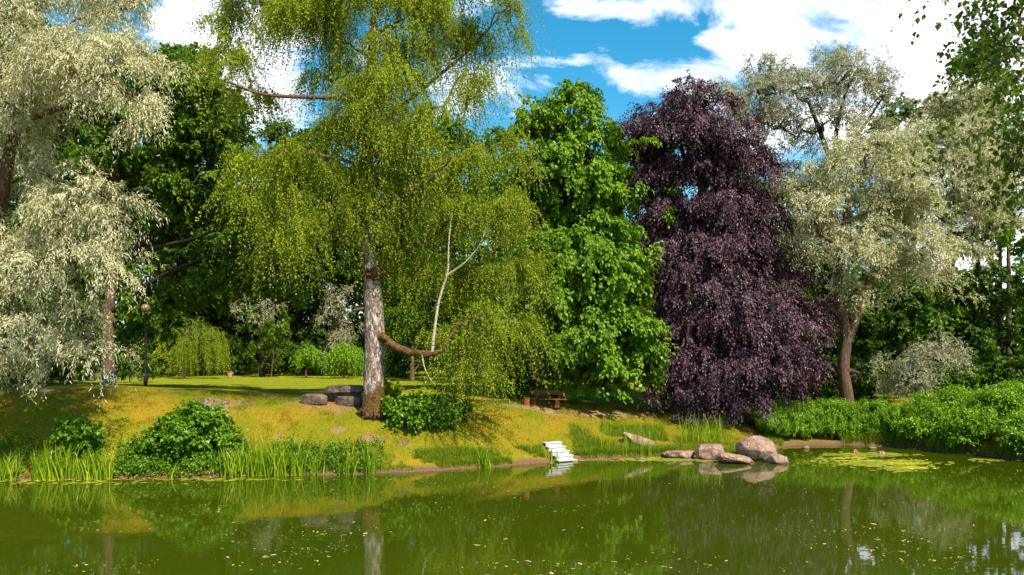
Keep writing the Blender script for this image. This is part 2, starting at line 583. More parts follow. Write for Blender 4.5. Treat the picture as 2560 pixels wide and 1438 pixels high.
def strip(name, pts, wid, matl, lift=.015):
    pts = np.array(pts, float)
    seg = np.r_[0, np.cumsum(np.hypot(*np.diff(pts, axis=0).T))]
    s = np.arange(0, seg[-1], .15)
    X, Y = np.interp(s, seg, pts[:, 0]), np.interp(s, seg, pts[:, 1])
    k = np.ones(25) / 25
    X = np.convolve(np.pad(X, 12, 'edge'), k, 'valid')
    Y = np.convolve(np.pad(Y, 12, 'edge'), k, 'valid')
    tx, ty = np.gradient(X), np.gradient(Y)
    L = np.hypot(tx, ty) + 1e-9
    nxx, nyy = -ty / L, tx / L
    W = 9
    vv = []
    wl = wid * (.5 + .35 * (vnoise(s, s * 0, .5, 5) - .5) + .28 * (vnoise(s, s * 0, 2.5, 6) - .5))
    wr = wid * (.5 + .35 * (vnoise(s, s * 0, .5, 7) - .5) + .28 * (vnoise(s, s * 0, 2.5, 8) - .5))
    for j in range(W):
        a = j / (W - 1)
        off = -wl * (1 - a) + wr * a
        xx, y2 = X + nxx * off, Y + nyy * off
        edge = lift if 0 < j < W - 1 else -.02
        vv.append(np.stack([xx, y2, ground(xx, y2) + edge], -1))
    vv = np.stack(vv, 1).reshape(-1, 3)
    n = len(s)
    ii = (np.arange(n - 1)[:, None] * W + np.arange(W - 1)[None]).ravel()
    me = mesh_np(name, vv, np.stack([ii, ii + 1, ii + W + 1, ii + W], 1), matl, smooth=True)
    return tag(link(name, me), kind='structure')


pp = [(-40, 29), (-24, 29.6)] + [tuple(gp(*q)[:2]) for q in ((60, 974), (300, 974), (520, 980), (700, 988), (850, 992))] + [(-3.2, 34.2), (-.5, 34.4)] + [tuple(gp(*q)[:2]) for q in ((1375, 1028), (1520, 1035), (1700, 1040), (1860, 1040))] + [(12.6, 38.6)]
print('path', pp)
strip('path', pp, 1.05, M['path'])

# ------------------------------------------------------------------ leaves and branches


def norm(a):
    return a / (np.linalg.norm(a, axis=-1, keepdims=True) + 1e-9)


def shoots(cl, out, K, n, L, grav, wdir, leaf, bend=(.5, .5, .2), nup=.6, spread=.3, start=.15, vcl=.45, jit=.03, twigs=None):
    """leaf cards along curved shoots that grow from each cluster point.
    cl (m,3) cluster points, out (m,3) outward directions; wdir = outward, up, random weights;
    leaf = (length, width); returns verts, faces, v"""
    m = len(cl)
    c = np.repeat(cl, K, 0)
    o = np.repeat(out, K, 0)
    cv = np.repeat(rng.random(m), K)
    N = m * K
    d = norm(o * wdir[0] + np.array([0, 0, wdir[1]]) + rng.normal(size=(N, 3)) * wdir[2])
    s = c + rng.normal(size=(N, 3)) * spread
    ln = rng.uniform(L[0], L[1], N)
    g = rng.uniform(grav[0], grav[1], N)
    t = (np.arange(n)[None] + rng.random((N, n))) / n
    t = start + (1 - start) * t
    pos = s[:, None] + d[:, None] * (ln[:, None] * t)[..., None]
    pos[..., 2] -= g[:, None] * ln[:, None] * t * t
    tan = np.repeat(d[:, None], n, 1).copy()
    tan[..., 2] -= 2 * g[:, None] * t
    pos = pos.reshape(-1, 3)
    tan = norm(tan.reshape(-1, 3))
    T = len(pos)
    pos += rng.normal(size=(T, 3)) * jit
    ld = norm(tan * bend[0] + rng.normal(size=(T, 3)) * bend[1] + np.array([0, 0, -bend[2]]))
    nn = norm(rng.normal(size=(T, 3)) * .38 + np.array([0, 0, nup]) + np.repeat(o, n, 0) * nup * .6)
    wd = norm(np.cross(nn, ld))
    nn = np.cross(ld, wd)
    sz = rng.uniform(.65, 1.25, T)[:, None]
    LL, WW = leaf[0] * sz, leaf[1] * sz
    mid = pos + ld * LL * .42 + nn * WW * .14
    V = np.empty((T, 4, 3))
    V[:, 0] = pos
    V[:, 1] = mid + wd * WW / 2
    V[:, 2] = pos + ld * LL - nn * LL * .1
    V[:, 3] = mid - wd * WW / 2
    if twigs is not None:
        tq = np.linspace(0, 1, 4)
        cen = s[:, None] + d[:, None] * (ln[:, None] * tq)[..., None]
        cen[..., 2] -= g[:, None] * ln[:, None] * tq * tq
        wv = norm(rng.normal(size=(N, 3)) * [1, 1, .2])[:, None] * (twigs * (1 - .6 * tq))[None, :, None]
        TV = np.stack([cen - wv, cen + wv], 2).reshape(-1, 3)
        b8 = np.arange(N)[:, None] * 8 + np.arange(3)[None] * 2
        TF = np.stack([b8, b8 + 1, b8 + 3, b8 + 2], -1).reshape(-1, 4)
        shoots.twig_mesh = (TV, TF)
    v = np.clip(np.repeat(cv, n) * vcl + rng.random(T) * (1 - vcl), 0, 1)
    return V.reshape(-1, 3), np.arange(T * 4).reshape(-1, 4), v


STY = {
    # K shoots, n leaves each, L, gravity, wdir(out,up,rand), leaf(l,w), bend, nup, spread; clump = (radius, height, spacing)
    'willow': dict(K=12, n=14, L=(.22, .75), grav=(.3, 1.3), wdir=(.8, .10, .5), leaf=(.135, .031), bend=(.8, .5, .2), nup=.5, spread=.12, vcl=.6, clump=(.38, .22, 1.2)),
    'willow_far': dict(K=10, n=12, L=(.25, .75), grav=(.1, .9), wdir=(.7, .3, .5), leaf=(.14, .044), bend=(.8, .55, .15), nup=.5, spread=.16, vcl=.6, clump=(.50, .28, 1.45)),
    'birch': dict(K=9, n=26, L=(.3, 1.5), grav=(.9, 1.6), wdir=(.42, -.05, .3), leaf=(.080, .056), bend=(.3, .6, .5), nup=.5, spread=.12, vcl=.65, twigs=.0035, clump=(.34, .16, 1.8)),
    'broad': dict(K=9, n=9, L=(.25, .7), grav=(.1, .5), wdir=(.8, .0, .45), leaf=(.19, .15), bend=(.6, .5, .35), nup=1.1, spread=.14, clump=(.65, .14, 1.7)),
    'maple': dict(K=11, n=9, L=(.25, .75), grav=(.3, .8), wdir=(.9, .05, .42), leaf=(.17, .15), bend=(.6, .4, .5), nup=1.3, spread=.12, clump=(.55, .12, 1.35)),
    'beech': dict(K=10, n=14, L=(.3, .95), grav=(.4, 1.1), wdir=(1.0, .0, .38), leaf=(.108, .08), bend=(.6, .45, .4), nup=1.0, spread=.11, vcl=.65, clump=(.58, .12, 1.45)),
    'weep': dict(K=8, n=22, L=(.8, 1.9), grav=(1.0, 1.5), wdir=(.3, -.3, .25), leaf=(.11, .06), bend=(.4, .6, .7), nup=.3, spread=.18, clump=(.2, .1, .8)),
    'shrub': dict(K=7, n=7, L=(.12, .42), grav=(.0, .5), wdir=(.7, .35, .5), leaf=(.135, .12), bend=(.5, .5, .25), nup=1.1, spread=.06, clump=(.14, .07, .42)),
    'hedge': dict(K=5, n=18, L=(.2, .5), grav=(-.1, .1), wdir=(.30, .9, .2), leaf=(.085, .036), bend=(.2, .7, .0), nup=1.3, spread=.05, clump=(.10, .06, .38)),
}


def clumped(cen, rad, n, fill, cl):
    cr, cz, sp = cl
    area = n_area(rad)
    m = int(max(3, area / (sp * sp)))
    cc, d = ell_points(cen, rad, m, fill)
    k = max(1, int(round(n / m)))
    off = rng.normal(size=(m, k, 3)) * [cr, cr, cz]
    off *= rng.uniform(.6, 1.35, (m, 1, 1))
    off[..., 2] -= .30 * (off[..., 0] * d[:, None, 0] + off[..., 1] * d[:, None, 1])
    P_ = (cc[:, None] + off).reshape(-1, 3)
    o = norm(norm(off) * [1, 1, .5] * .8 + d[:, None] * [1, 1, .55]).reshape(-1, 3)
    return P_, o


def n_area(rad):
    return 4 * math.pi * ((rad[0] * rad[1]) ** 1.6 / 3 + (rad[0] * rad[2]) ** 1.6 / 3 + (rad[1] * rad[2]) ** 1.6 / 3) ** (1 / 1.6)


def ell_points(cen, rad, n, fill=.35):
    """points mostly near the lumpy surface of an ellipsoid"""
    d = norm(rng.normal(size=(n, 3)))
    seed = rng.random(3) * 50
    lump = np.array([mnoise.noise(Vector((x * 1.9 + seed[0], y * 1.9 + seed[1], z * 1.9 + seed[2]))) for x, y, z in d])
    r = (fill + (1 - fill) * rng.random(n) ** .55) * (1 + .55 * lump)
    return cen + d * r[:, None] * rad, d


def skeleton(trunk, limbs, blobs):
    """nodes with parents: trunk path, drawn limbs, a curved limb into every leaf mass, twigs to every cluster"""
    pos, par = [], []

    def addpath(pts, parent):
        for q in pts:
            pos.append(np.array(q))
            par.append(parent)
            parent = len(pos) - 1
        return parent
    addpath(trunk, -1)
    ntr = len(pos)
    for lb in limbs:
        a = np.array(pos)
        k = int(np.argmin(np.linalg.norm(a - lb[0], axis=1)))
        addpath(lb[1:], k)
    order = sorted(range(len(blobs)), key=lambda i: np.linalg.norm(blobs[i][0] - trunk[len(trunk) // 2]))
    for i in order:
        cen, rad, cl = blobs[i]
        a = np.array(pos)
        d = a - cen
        hd = np.hypot(d[:, 0], d[:, 1])
        cost = np.linalg.norm(d, axis=1) + np.clip(d[:, 2] + .35 * hd, 0, None) * 1.2
        k = int(np.argmin(cost))
        p0 = a[k]
        dist = np.linalg.norm(cen - p0)
        if dist > .5:
            nseg = max(3, int(dist / .5))
            up = np.array([0, 0, .18 * dist])
            pts = []
            w1 = rng.normal(size=3) * .09 * dist
            for j in range(1, nseg + 1):
                t = j / nseg
                q = p0 * (1 - t) + cen * t + up * 4 * t * (1 - t) * .5 + w1 * math.sin(math.pi * t) + rng.normal(size=3) * .05
                pts.append(q)
            k = addpath(pts, k)
        # sub-limbs
        base = len(pos) - 1
        order2 = np.argsort(np.linalg.norm(cl - cen, axis=1))
        loc_i = [k]
        for ci in order2:
            q = cl[ci]
            la = np.array([pos[z] for z in loc_i])
            dd = np.linalg.norm(la - q, axis=1)
            kk = loc_i[int(np.argmin(dd))]
            dist = float(dd.min())
            ns = max(1, int(dist / .35))
            prev = kk
            for j in range(1, ns + 1):
                t = j / ns
                pt = pos[kk] * (1 - t) + q * t + np.array([0, 0, .12 * dist * math.sin(math.pi * t)]) + rng.normal(size=3) * .03 * (j < ns)
                pos.append(pt)
                par.append(prev)
                prev = len(pos) - 1
                loc_i.append(prev)
    return np.array(pos), np.array(par), ntr


def tubes(pos, par, rad, skip_first=0, minr=0.0, sides=5):
    """chains of nodes -> tapered tubes"""
    n = len(pos)
    ch = [[] for _ in range(n)]
    for i in range(n):
        if par[i] >= 0:
            ch[par[i]].append(i)
    chains = []
    starts = [(i, -1) for i in range(n) if par[i] < 0]
    while starts:
        i, p = starts.pop()
        c = [p] if p >= 0 else []
        while True:
            c.append(i)
            if not ch[i]:
                break
            k = max(ch[i], key=lambda q: rad[q])
            for q in ch[i]:
                if q != k:
                    starts.append((q, i))
            i = k
        chains.append(c)
    VV, FF, off = [], [], 0
    for c in chains:
        c = [q for q in c]
        if len(c) < 2 or rad[c[1]] < minr:
            continue
        P_ = pos[c]
        r = rad[c].copy()
        if c[0] >= 0 and len(c) > 1:
            r[0] = min(r[0], r[1] * 1.15)
        keep = r >= minr
        kk = len(c) if keep.all() else max(2, int(np.argmin(keep)))
        P_, r = P_[:kk], r[:kk]
        T = np.gradient(P_, axis=0)
        T = norm(T)
        ref = np.array([0.31, .95, .05]) if abs(T[0, 2]) > .5 else np.array([0, 0, 1.])
        A = norm(np.cross(T, ref))
        B = np.cross(T, A)
        sd_ = sides + (3 if r[0] > .08 else 0) + (6 if r[0] > .25 else 0)
        an = np.arange(sd_) / sd_ * 2 * np.pi
        ring = P_[:, None] + (A[:, None] * np.cos(an)[None, :, None] + B[:, None] * np.sin(an)[None, :, None]) * r[:, None, None]
        VV.append(ring.reshape(-1, 3))
        m_ = len(P_)
        i0 = (np.arange(m_ - 1)[:, None] * sd_ + np.arange(sd_)[None])
        i1 = (np.arange(m_ - 1)[:, None] * sd_ + (np.arange(sd_)[None] + 1) % sd_)
        FF.append(np.stack([i0, i1, i1 + sd_, i0 + sd_], -1).reshape(-1, 4) + off)
        off += m_ * sd_
    if not VV:
        return np.zeros((0, 3)), np.zeros((0, 4), int)
    return np.concatenate(VV), np.concatenate(FF)


def dens_path(pts, step=.4):
    pts = np.array(pts, float)
    seg = np.r_[0, np.cumsum(np.linalg.norm(np.diff(pts, axis=0), axis=1))]
    n = max(3, int(seg[-1] / step))
    s = np.linspace(0, seg[-1], n)
    q = np.stack([np.interp(s, seg, pts[:, k]) for k in range(3)], 1)
    if n > 6:
        q2 = q.copy()
        for _ in range(3):
            q2[1:-1] = (q2[:-2] + q2[1:-1] * 2 + q2[2:]) / 4
        q = q2
    return q


def make_tree(name, label, cat, trunk, r0, blobs, style, leafm, barkm, limbs=(), group=None, dens=1.0, rtop=.25,
              minr=.012, fill=.35, sty=None, limb_r=None, twig=.010, trunk_name='trunk', flare=.5, trunkmat=None, rfun=None, zclear=0.0):
    """blobs: (centre, radii) world space; dens = clusters per square metre of blob surface"""
    base = np.array(trunk[0])
    tr = dens_path(trunk)
    S = dict(STY[style])
    if sty:
        S.update(sty)
    clp = S.pop('clump')
    shr = (S['L'][0] + S['L'][1]) * .5 * .55
    bl = []
    for cen, rad in blobs:
        cen, rad = np.array(cen, float), np.array(rad, float)
        area = n_area(rad)
        n = max(4, int(area * dens))
        rad = np.maximum(rad - shr, rad * .55)
        pts, d = clumped(cen, rad, n, fill, clp)
        gz = ground(pts[:, 0], pts[:, 1]) + .15 + zclear
        pts[:, 2] = np.maximum(pts[:, 2], gz)
        bl.append((cen, rad, pts, d))
    pos, par, ntr = skeleton(tr, [dens_path(l, .35) for l in limbs], [(c_, r_, p_) for c_, r_, p_, _ in bl])
    n = len(pos)
    cnt = np.ones(n)
    for i in range(n - 1, -1, -1):
        if par[i] >= 0:
            cnt[par[i]] += cnt[i]
    rad = twig * cnt ** .42
    rmax = r0 * .62
    rad = np.minimum(rad, rmax)
    tt = np.linspace(0, 1, ntr)
    if rfun is not None:
        rad[:ntr] = rfun(tr)
    else:
        rad[:ntr] = r0 * (1 - (1 - rtop) * tt)
        hgt = tr[:, 2] - tr[0, 2]
        rad[:ntr] *= 1 + flare * np.exp(-hgt / .35)
    if limb_r:
        k0 = ntr
        for lb, (ra, rb) in zip(limbs, limb_r):
            m_ = len(dens_path(lb, .35)) - 1
            rad[k0:k0 + m_] = np.linspace(ra, rb, m_)
            k0 += m_
    R_ = root(name, label, cat, base, group)
    # trunk mesh, with a little relief
    Vt, Ft = tubes(pos[:ntr], par[:ntr], rad[:ntr], sides=10)
    me = mesh_np(trunk_name, Vt - base, Ft, trunkmat or barkm, smooth=True)
    link(trunk_name, me, R_)
    par2 = par.copy()
    # branches: everything past the trunk; a chain starts at its trunk node
    keep = np.arange(n)
    ch_r = rad.copy()
    ch_r[:ntr] = np.minimum(ch_r[:ntr], 1e-6)
    sub = np.r_[np.arange(ntr), np.arange(ntr, n)]
    Vb, Fb = branch_tubes(pos, par2, rad, ntr, minr)
    if len(Vb):
        me = mesh_np('branches', Vb - base, Fb, barkm, smooth=True)
        link('branches', me, R_)
    cl = np.concatenate([q[2] for q in bl])
    out = np.concatenate([q[3] for q in bl])
    Vl, Fl, v_ = shoots(cl, out, **S)
    # nothing grows into the ground
    gz = ground(Vl[::4, 0], Vl[::4, 1])
    ok = Vl[2::4, 2] > gz + .05 + zclear
    Vl = Vl.reshape(-1, 4, 3)[ok].reshape(-1, 3)
    v_ = v_[ok]
    Fl = np.arange(len(Vl)).reshape(-1, 4)
    me = mesh_np('crown', Vl - base, Fl, leafm, v_)
    link('crown', me, R_)
    if S.get('twigs'):
        TV, TF = shoots.twig_mesh
        okt = (TV[:, 2] > ground(TV[:, 0], TV[:, 1]) + .03)[TF].all(1)
        link('twigs', mesh_np('twigs', TV - base, TF[okt], M['bark']), R_)
    return R_, len(v_)


def branch_tubes(pos, par, rad, ntr, minr):
    n = len(pos)
    # cut off at trunk: nodes whose parent is a trunk node start a chain with a copy of that node
    idx = {}
    P_, A_, R__ = [], [], []
    for i in range(ntr):
        P_.append(pos[i])
        A_.append(i - 1)
        R__.append(max(rad[i] * .35, minr))
    for i in range(ntr, n):
        if par[i] < ntr:
            P_.append(pos[par[i]])
            A_.append(-1)
            R__.append(rad[i] * 1.25)
            k = len(P_) - 1
        else:
            k = idx[par[i]]
        P_.append(pos[i])
        A_.append(k)
        R__.append(rad[i])
        idx[i] = len(P_) - 1
    if not P_:
        return np.zeros((0, 3)), np.zeros((0, 4), int)
    return tubes(np.array(P_), np.array(A_), np.array(R__), minr=minr, sides=4)


def pxblobs(lst, Y, dr=.85):
    """(px,py,rx,ry[,dY[,depth radius factor]]) -> world ellipsoids at depth Y+dY"""
    out = []
    for q in lst:
        px, py, rx, ry = q[:4]
        dy = q[4] if len(q) > 4 else rng.uniform(-1.2, 1.2)
        D = Y + dy
        k = D / FP
        out.append((at(px, py, D), (rx * k, rx * k * dr, ry * k)))
    return out


def pxpath(pts, Y):
    return [at(p[0], p[1], Y + (p[2] if len(p) > 2 else 0)) for p in pts]


total = 0
# ---- left silver willow
Y = 25.5
bl = [(40, 60, 150, 110), (150, -90, 230, 110), (330, 30, 90, 55, 1), (240, 170, 180, 80, -1), (50, 190, 130, 110, 0), (350, 250, 70, 55, -1), (20, 340, 100, 120, 0),
      (150, 300, 80, 40, 1), (200, 520, 120, 85, -1), (270, 500, 60, 60, -1), (90, 450, 60, 50, 2), (190, 650, 115, 75, -1), (70, 660, 110, 80, 0), (40, 780, 90, 100, 0),
      (10, 860, 80, 80, 0), (200, 790, 60, 55, 0), (235, 850, 40, 55, 0), (90, 865, 75, 50, 0), (130, 905, 35, 25, 0), (15, 905, 60, 30, 0),
      (-130, 150, 150, 200, 0), (-140, 560, 140, 220, 0), (-120, 820, 130, 110, 0), (120, 90, 90, 60, -1.5), (290, 110, 70, 40, 0), (280, 590, 50, 40, -.5)]
tb = onG(at(-75, 900, Y + 4.5)[0], Y + 4.5)
trunk = [tb, at(-40, 750, Y + 3.5), at(-8, 600, Y + 1.8), at(8, 480, Y + 1), at(20, 390, Y + .5), at(60, 250, Y), at(90, 60, Y), at(110, -90, Y)]
limbs = [pxpath([(10, 400, .5), (90, 285, 0), (190, 262, -.5), (280, 235, -.8)], Y), pxpath([(5, 430, .8), (60, 422, .3), (110, 425, 0), (200, 500, -.5)], Y),
         pxpath([(60, 250), (130, 75), (250, 25, .5), (330, 20, 1)], Y), pxpath([(0, 600, 1.5), (90, 640, .5), (160, 740, 0), (190, 800, 0)], Y)]
_, k = make_tree('willow_tree', 'huge silver-leaved willow at the left edge, its pale branches trailing down to the bank', 'tree', trunk, .30,
                 pxblobs(bl, Y), 'willow', M['willow'], M['bark'], limbs, dens=2.4, rtop=.3, fill=.55)
total += k

# ---- dark spreading tree with the brown trunk behind the bin
Y = 39
tb = gp(272, 958)
trunk = [onG(at(270, 900, Y)[0], Y), at(272, 850, Y), at(274, 740, Y), at(290, 680, Y), at(300, 600, Y), at(290, 450, Y), at(300, 300, Y), at(320, 180, Y)]
limbs = [pxpath([(290, 680, 0), (340, 620, -.5), (420, 560, -1), (470, 480, -1), (560, 350, -1.5)], Y), pxpath([(330, 630), (480, 600, -2), (600, 550, -3)], Y),
         pxpath([(278, 780), (400, 690, -1), (520, 640, -2), (600, 610, -2.5)], Y)]
bl = [(350, 500, 150, 110), (520, 420, 120, 110), (620, 560, 110, 90), (460, 640, 140, 60, 1.5), (330, 330, 140, 120), (470, 230, 120, 80), (340, 190, 110, 70), (600, 700, 100, 50), (400, 740, 100, 40, 1),
      (190, 420, 150, 150, 2), (130, 650, 130, 110, 2), (580, 320, 90, 70), (680, 640, 70, 70), (345, 840, 50, 40, 4), (180, 250, 120, 100, 1)]
_, k = make_tree('maple_tree', 'dark green spreading tree with brown trunk and bare black limbs behind the waste bin', 'tree', trunk, .30, pxblobs(bl, Y), 'broad', M['green'], M['bark_dark'],
                 limbs, dens=2.0, fill=.55, limb_r=[(.15, .05), (.13, .04), (.14, .04)], trunkmat=M['bark'])
total += k

# ---- the big birch
Y = 30.5
bx = gp(932, 1036)
print('birch base', bx)
Y = float(bx[1])


def brf(tr):
    z = tr[:, 2]
    return np.interp(z, [bx[2], bx[2] + .35, bx[2] + 1, 5.0, 6.6, 7.2, 9, 13, 17, 22], [.52, .43, .40, .385, .35, .27, .25, .20, .14, .05])


trunk = [bx] + pxpath([(935, 960), (936, 900), (937, 800), (932, 740), (930, 690), (920, 620), (922, 560), (918, 450), (915, 300), (925, 200), (935, 60), (940, -100), (945, -230)], Y)
limbs = [pxpath([(918, 250), (870, 245, -.5), (760, 243, -1.2), (650, 240, -1.5), (560, 200, -1.8)], Y),
         pxpath([(925, 520), (965, 512, -.7), (1060, 465, -1.5), (1130, 395, -2)], Y),
         pxpath([(925, 330), (1060, 220, .5), (1180, 120, 1), (1250, 40, 1)], Y),
         pxpath([(945, 840), (965, 845, -.4), (985, 868, -.7), (1020, 882, -1), (1075, 888, -1.2), (1105, 878, -1.2)], Y),
         pxpath([(930, 770), (905, 772, -.1), (882, 776, -.3)], Y),
         pxpath([(920, 420), (860, 400, -1), (760, 380, -2), (640, 380, -2.2)], Y),
         pxpath([(930, 150), (800, 60, .5), (650, 10, .5)], Y)]
bl = [(690, -60, 160, 70), (900, -80, 200, 90), (1140, -60, 170, 90), (560, 60, 50, 30), (780, 50, 140, 60), (990, 60, 160, 90), (1200, 60, 100, 70), (1270, 20, 50, 50),
      (590, 150, 80, 50), (820, 180, 90, 50), (1000, 200, 140, 80), (1180, 180, 70, 60), (940, 330, 110, 60), (1080, 320, 110, 50),
      (640, 400, 70, 40, -2), (760, 400, 110, 40, -2), (610, 460, 50, 40, -2), (880, 440, 100, 50), (1180, 410, 110, 60), (1290, 370, 50, 50), (720, 540, 60, 40, -1.5),
      (820, 500, 90, 50, -1), (900, 530, 50, 40, -1.5), (1010, 540, 70, 60), (1150, 540, 120, 70), (1280, 520, 60, 70), (1100, 680, 100, 60), (1250, 670, 80, 80), (1030, 680, 50, 60, 1),
      (1180, 800, 110, 60), (1280, 810, 50, 50), (1140, 880, 70, 40), (1170, 900, 45, 40, -1.5), (680, 480, 60, 50, -1.5), (1050, 440, 80, 50), (680, 610, 45, 35, -1.5), (620, 230, 60, 40), (940, 470, 90, 60), (990, 610, 70, 60, .5), (960, 250, 90, 50), (1300, 640, 50, 60), (560, 20, 50, 40), (860, 330, 90, 40)]
tree, k = make_tree('birch_tree', 'tall old birch with thick cracked grey trunk standing alone near the top of the bank', 'tree', trunk, .40, pxblobs(bl, Y), 'birch', M['birch'], M['bark'],
                    limbs, dens=1.95, rfun=brf, trunkmat=M['bark_birch'], fill=.5, minr=.014,
                    limb_r=[(.10, .04), (.11, .04), (.10, .04), (.13, .075), (.07, .05), (.07, .02), (.06, .03)], twig=.009)
total += k


def lump_mesh(name, cen, rad, matl, parent=None, amp=.35, sc=1.3, sub=4, rz=0, flat=None, tilt=0, box=1.0, facets=0, fh=.72):
    import bmesh
    bm = bmesh.new()
    bmesh.ops.create_icosphere(bm, subdivisions=sub, radius=1)
    sd0 = random.random() * 60
    planes = []
    for _ in range(facets):
        pn = Vector((random.gauss(0, 1), random.gauss(0, 1), random.gauss(0, 1) * .9 + .1)).normalized()
        planes.append((pn, random.uniform(fh, 1.0)))
    for vtx in bm.verts:
        d = vtx.co.normalized()
        nz = mnoise.noise(d * sc + Vector((sd0, sd0 * .7, 3))) * amp - abs(mnoise.noise(d * sc * 1.7 + Vector((9, sd0, 3)))) * amp * .55 + .1 * amp + mnoise.noise(d * sc * 3.1 + Vector((sd0, 1, 9))) * amp * .30 + mnoise.noise(d * sc * 9 + Vector((3, sd0, 9))) * amp * .10
        q = d * (1 + nz)
        if box != 1.0:
            q = Vector([math.copysign(abs(c) ** box, c) for c in q])
        for pn, h_ in planes:
            e_ = q.dot(pn) - h_
            if e_ > 0:
                q -= pn * e_ * .93
        if flat:
            q.z = max(min(q.z, flat), -.8)
        x, y, z = q.x * rad[0], q.y * rad[1], q.z * rad[2]
        z2 = z + math.tan(tilt) * x
        c_, s_ = math.cos(rz), math.sin(rz)
        vtx.co = Vector((x * c_ - y * s_, x * s_ + y * c_, z2))
    me = bpy.data.meshes.new(name)
    bm.to_mesh(me)
    bm.free()
    for pl in me.polygons:
        pl.use_smooth = True
    me.materials.append(matl)
    return link(name, me, parent, cen)


def tubemesh(name, pts, ra, rb, matl, parent, base, sides=10, step=.12, wob=0.0):
    q = dens_path(pts, step)
    if wob:
        q[1:-1] += rng.normal(size=(len(q) - 2, 3)) * wob
    rr = np.linspace(ra, rb, len(q))
    if wob:
        rr *= 1 + rng.normal(size=len(q)) * .10
        rr[:3] *= [1.6, 1.35, 1.15]
    Vt, Ft = tubes(q, np.arange(len(q)) - 1, rr, sides=sides)
    return link(name, mesh_np(name, Vt - base, Ft, matl, smooth=True), parent)


# moss sleeve on the low limb, the burr, the moss at the foot, the white upright stem
tubemesh('mossy_limb', pxpath([(948, 842, -.1), (965, 845, -.42), (985, 868, -.72), (1020, 882, -1.02), (1075, 888, -1.2), (1100, 880, -1.22)], Y), .150, .075, M['moss'], tree, bx, wob=.022)
tubemesh('upright_stem', pxpath([(1080, 886, -1.2), (1084, 840, -1.2), (1095, 760, -1.2), (1108, 715, -1.2), (1120, 680, -1.2), (1122, 600, -1.2), (1130, 530, -1.2)], Y), .064, .022, M['bark_white'], tree, bx)
tubemesh('upright_stem', pxpath([(1118, 688, -1.2), (1160, 660, -1.3), (1200, 615, -1.4), (1215, 570, -1.4)], Y), .04, .012, M['bark_white'], tree, bx)
tubemesh('hanging_stem', pxpath([(1055, 888, -1.2), (1060, 920, -1.2), (1072, 945, -1.3), (1090, 965, -1.4)], Y), .03, .015, M['bark_white'], tree, bx)
q = at(938, 684, Y - .33) - bx
lump_mesh('burr', q, (.40, .32, .20), M['moss'], tree, .5, 1.6)
for k_ in range(4):
    a = -2.7 + k_ * .75
    lump_mesh('root_moss', (.40 * math.cos(a), .40 * math.sin(a), .0), (.20, .16, .24), M['moss'], tree, .6, 2.2, 4)

# ---- bright green maple right of the birch
Y = 37.8
tb = onG(at(1392, 900, Y)[0], Y)
trunk = [tb] + pxpath([(1393, 900), (1397, 700), (1402, 500), (1405, 330), (1408, 240)], Y)
bl = [(1405, 235, 50, 50, 0), (1425, 300, 90, 55), (1345, 315, 65, 50), (1470, 385, 85, 60), (1370, 400, 95, 60), (1440, 480, 115, 65), (1360, 540, 85, 60), (1500, 530, 65, 50), (1490, 600, 90, 60), (1400, 620, 95, 60, -1.5), (1420, 400, 80, 60, 0), (1400, 470, 80, 60, 1), (1430, 560, 90, 60, 1),
      (1450, 680, 120, 60, -1.5), (1545, 730, 75, 55, -1.5), (1380, 740, 95, 50, -1.5), (1500, 820, 120, 55, -2.2), (1585, 870, 55, 42, -2), (1560, 800, 60, 45, -1.5), (1550, 640, 50, 50, -1), (1520, 440, 45, 50, 0), (1420, 850, 95, 45, -1.5), (1510, 915, 90, 42, -2.2), (1460, 935, 60, 30, -1), (1480, 965, 60, 20, -1.5),
      (1330, 660, 80, 70, 1), (1310, 800, 75, 60, 1.5), (1300, 450, 60, 70, 1), (1340, 870, 60, 30, 1.5)]
_, k = make_tree('maple_tree', 'bright green maple with tiered leafy branches between the birch and the purple beech', 'tree', trunk, .27, pxblobs(bl, Y), 'maple', M['maple'], M['bark_dark'], dens=2.4, fill=.5, zclear=.65)
total += k

# ---- copper beech
Y = 39
tb = onG(at(1765, 900, Y)[0], Y)
trunk = [tb] + pxpath([(1765, 900), (1760, 700), (1755, 500), (1745, 380), (1735, 270)], Y)
bl = [(1730, 262, 85, 45), (1650, 290, 70, 50), (1810, 310, 80, 55), (1700, 350, 120, 70), (1590, 340, 45, 50), (1830, 420, 95, 80), (1650, 440, 80, 75), (1750, 480, 150, 90), (1640, 560, 80, 80), (1750, 620, 140, 90), (1880, 560, 85, 90), (1890, 690, 100, 85),
      (1680, 700, 85, 80), (1790, 740, 130, 90, -2), (1920, 800, 120, 85, -2.2), (2000, 790, 48, 50, -2), (1720, 830, 100, 85, -2.2), (1810, 890, 125, 85, -2.8), (1920, 900, 95, 70, -2.5), (1680, 920, 55, 55, -2.2), (1800, 560, 120, 90, -.5), (1820, 650, 120, 80, -1),
      (1700, 970, 45, 30, -3), (1765, 995, 50, 32, -3.2), (1855, 985, 55, 34, -2.8), (1955, 955, 50, 34, -2), (1765, 1032, 26, 20, -3.4), (1612, 965, 26, 18, -2.6), (1555, 335, 24, 36, 0), (1740, 930, 80, 50, -1), (1840, 940, 90, 50, -.5), (1660, 630, 70, 60, -.5)]
_, k = make_tree('beech_tree', 'dark purple copper beech whose branches sweep down to the lawn behind the boulders', 'tree', trunk, .35, pxblobs(bl, Y), 'beech', M['purple'], M['bark_dark'], dens=3.3, fill=.5, zclear=.1)
total += k

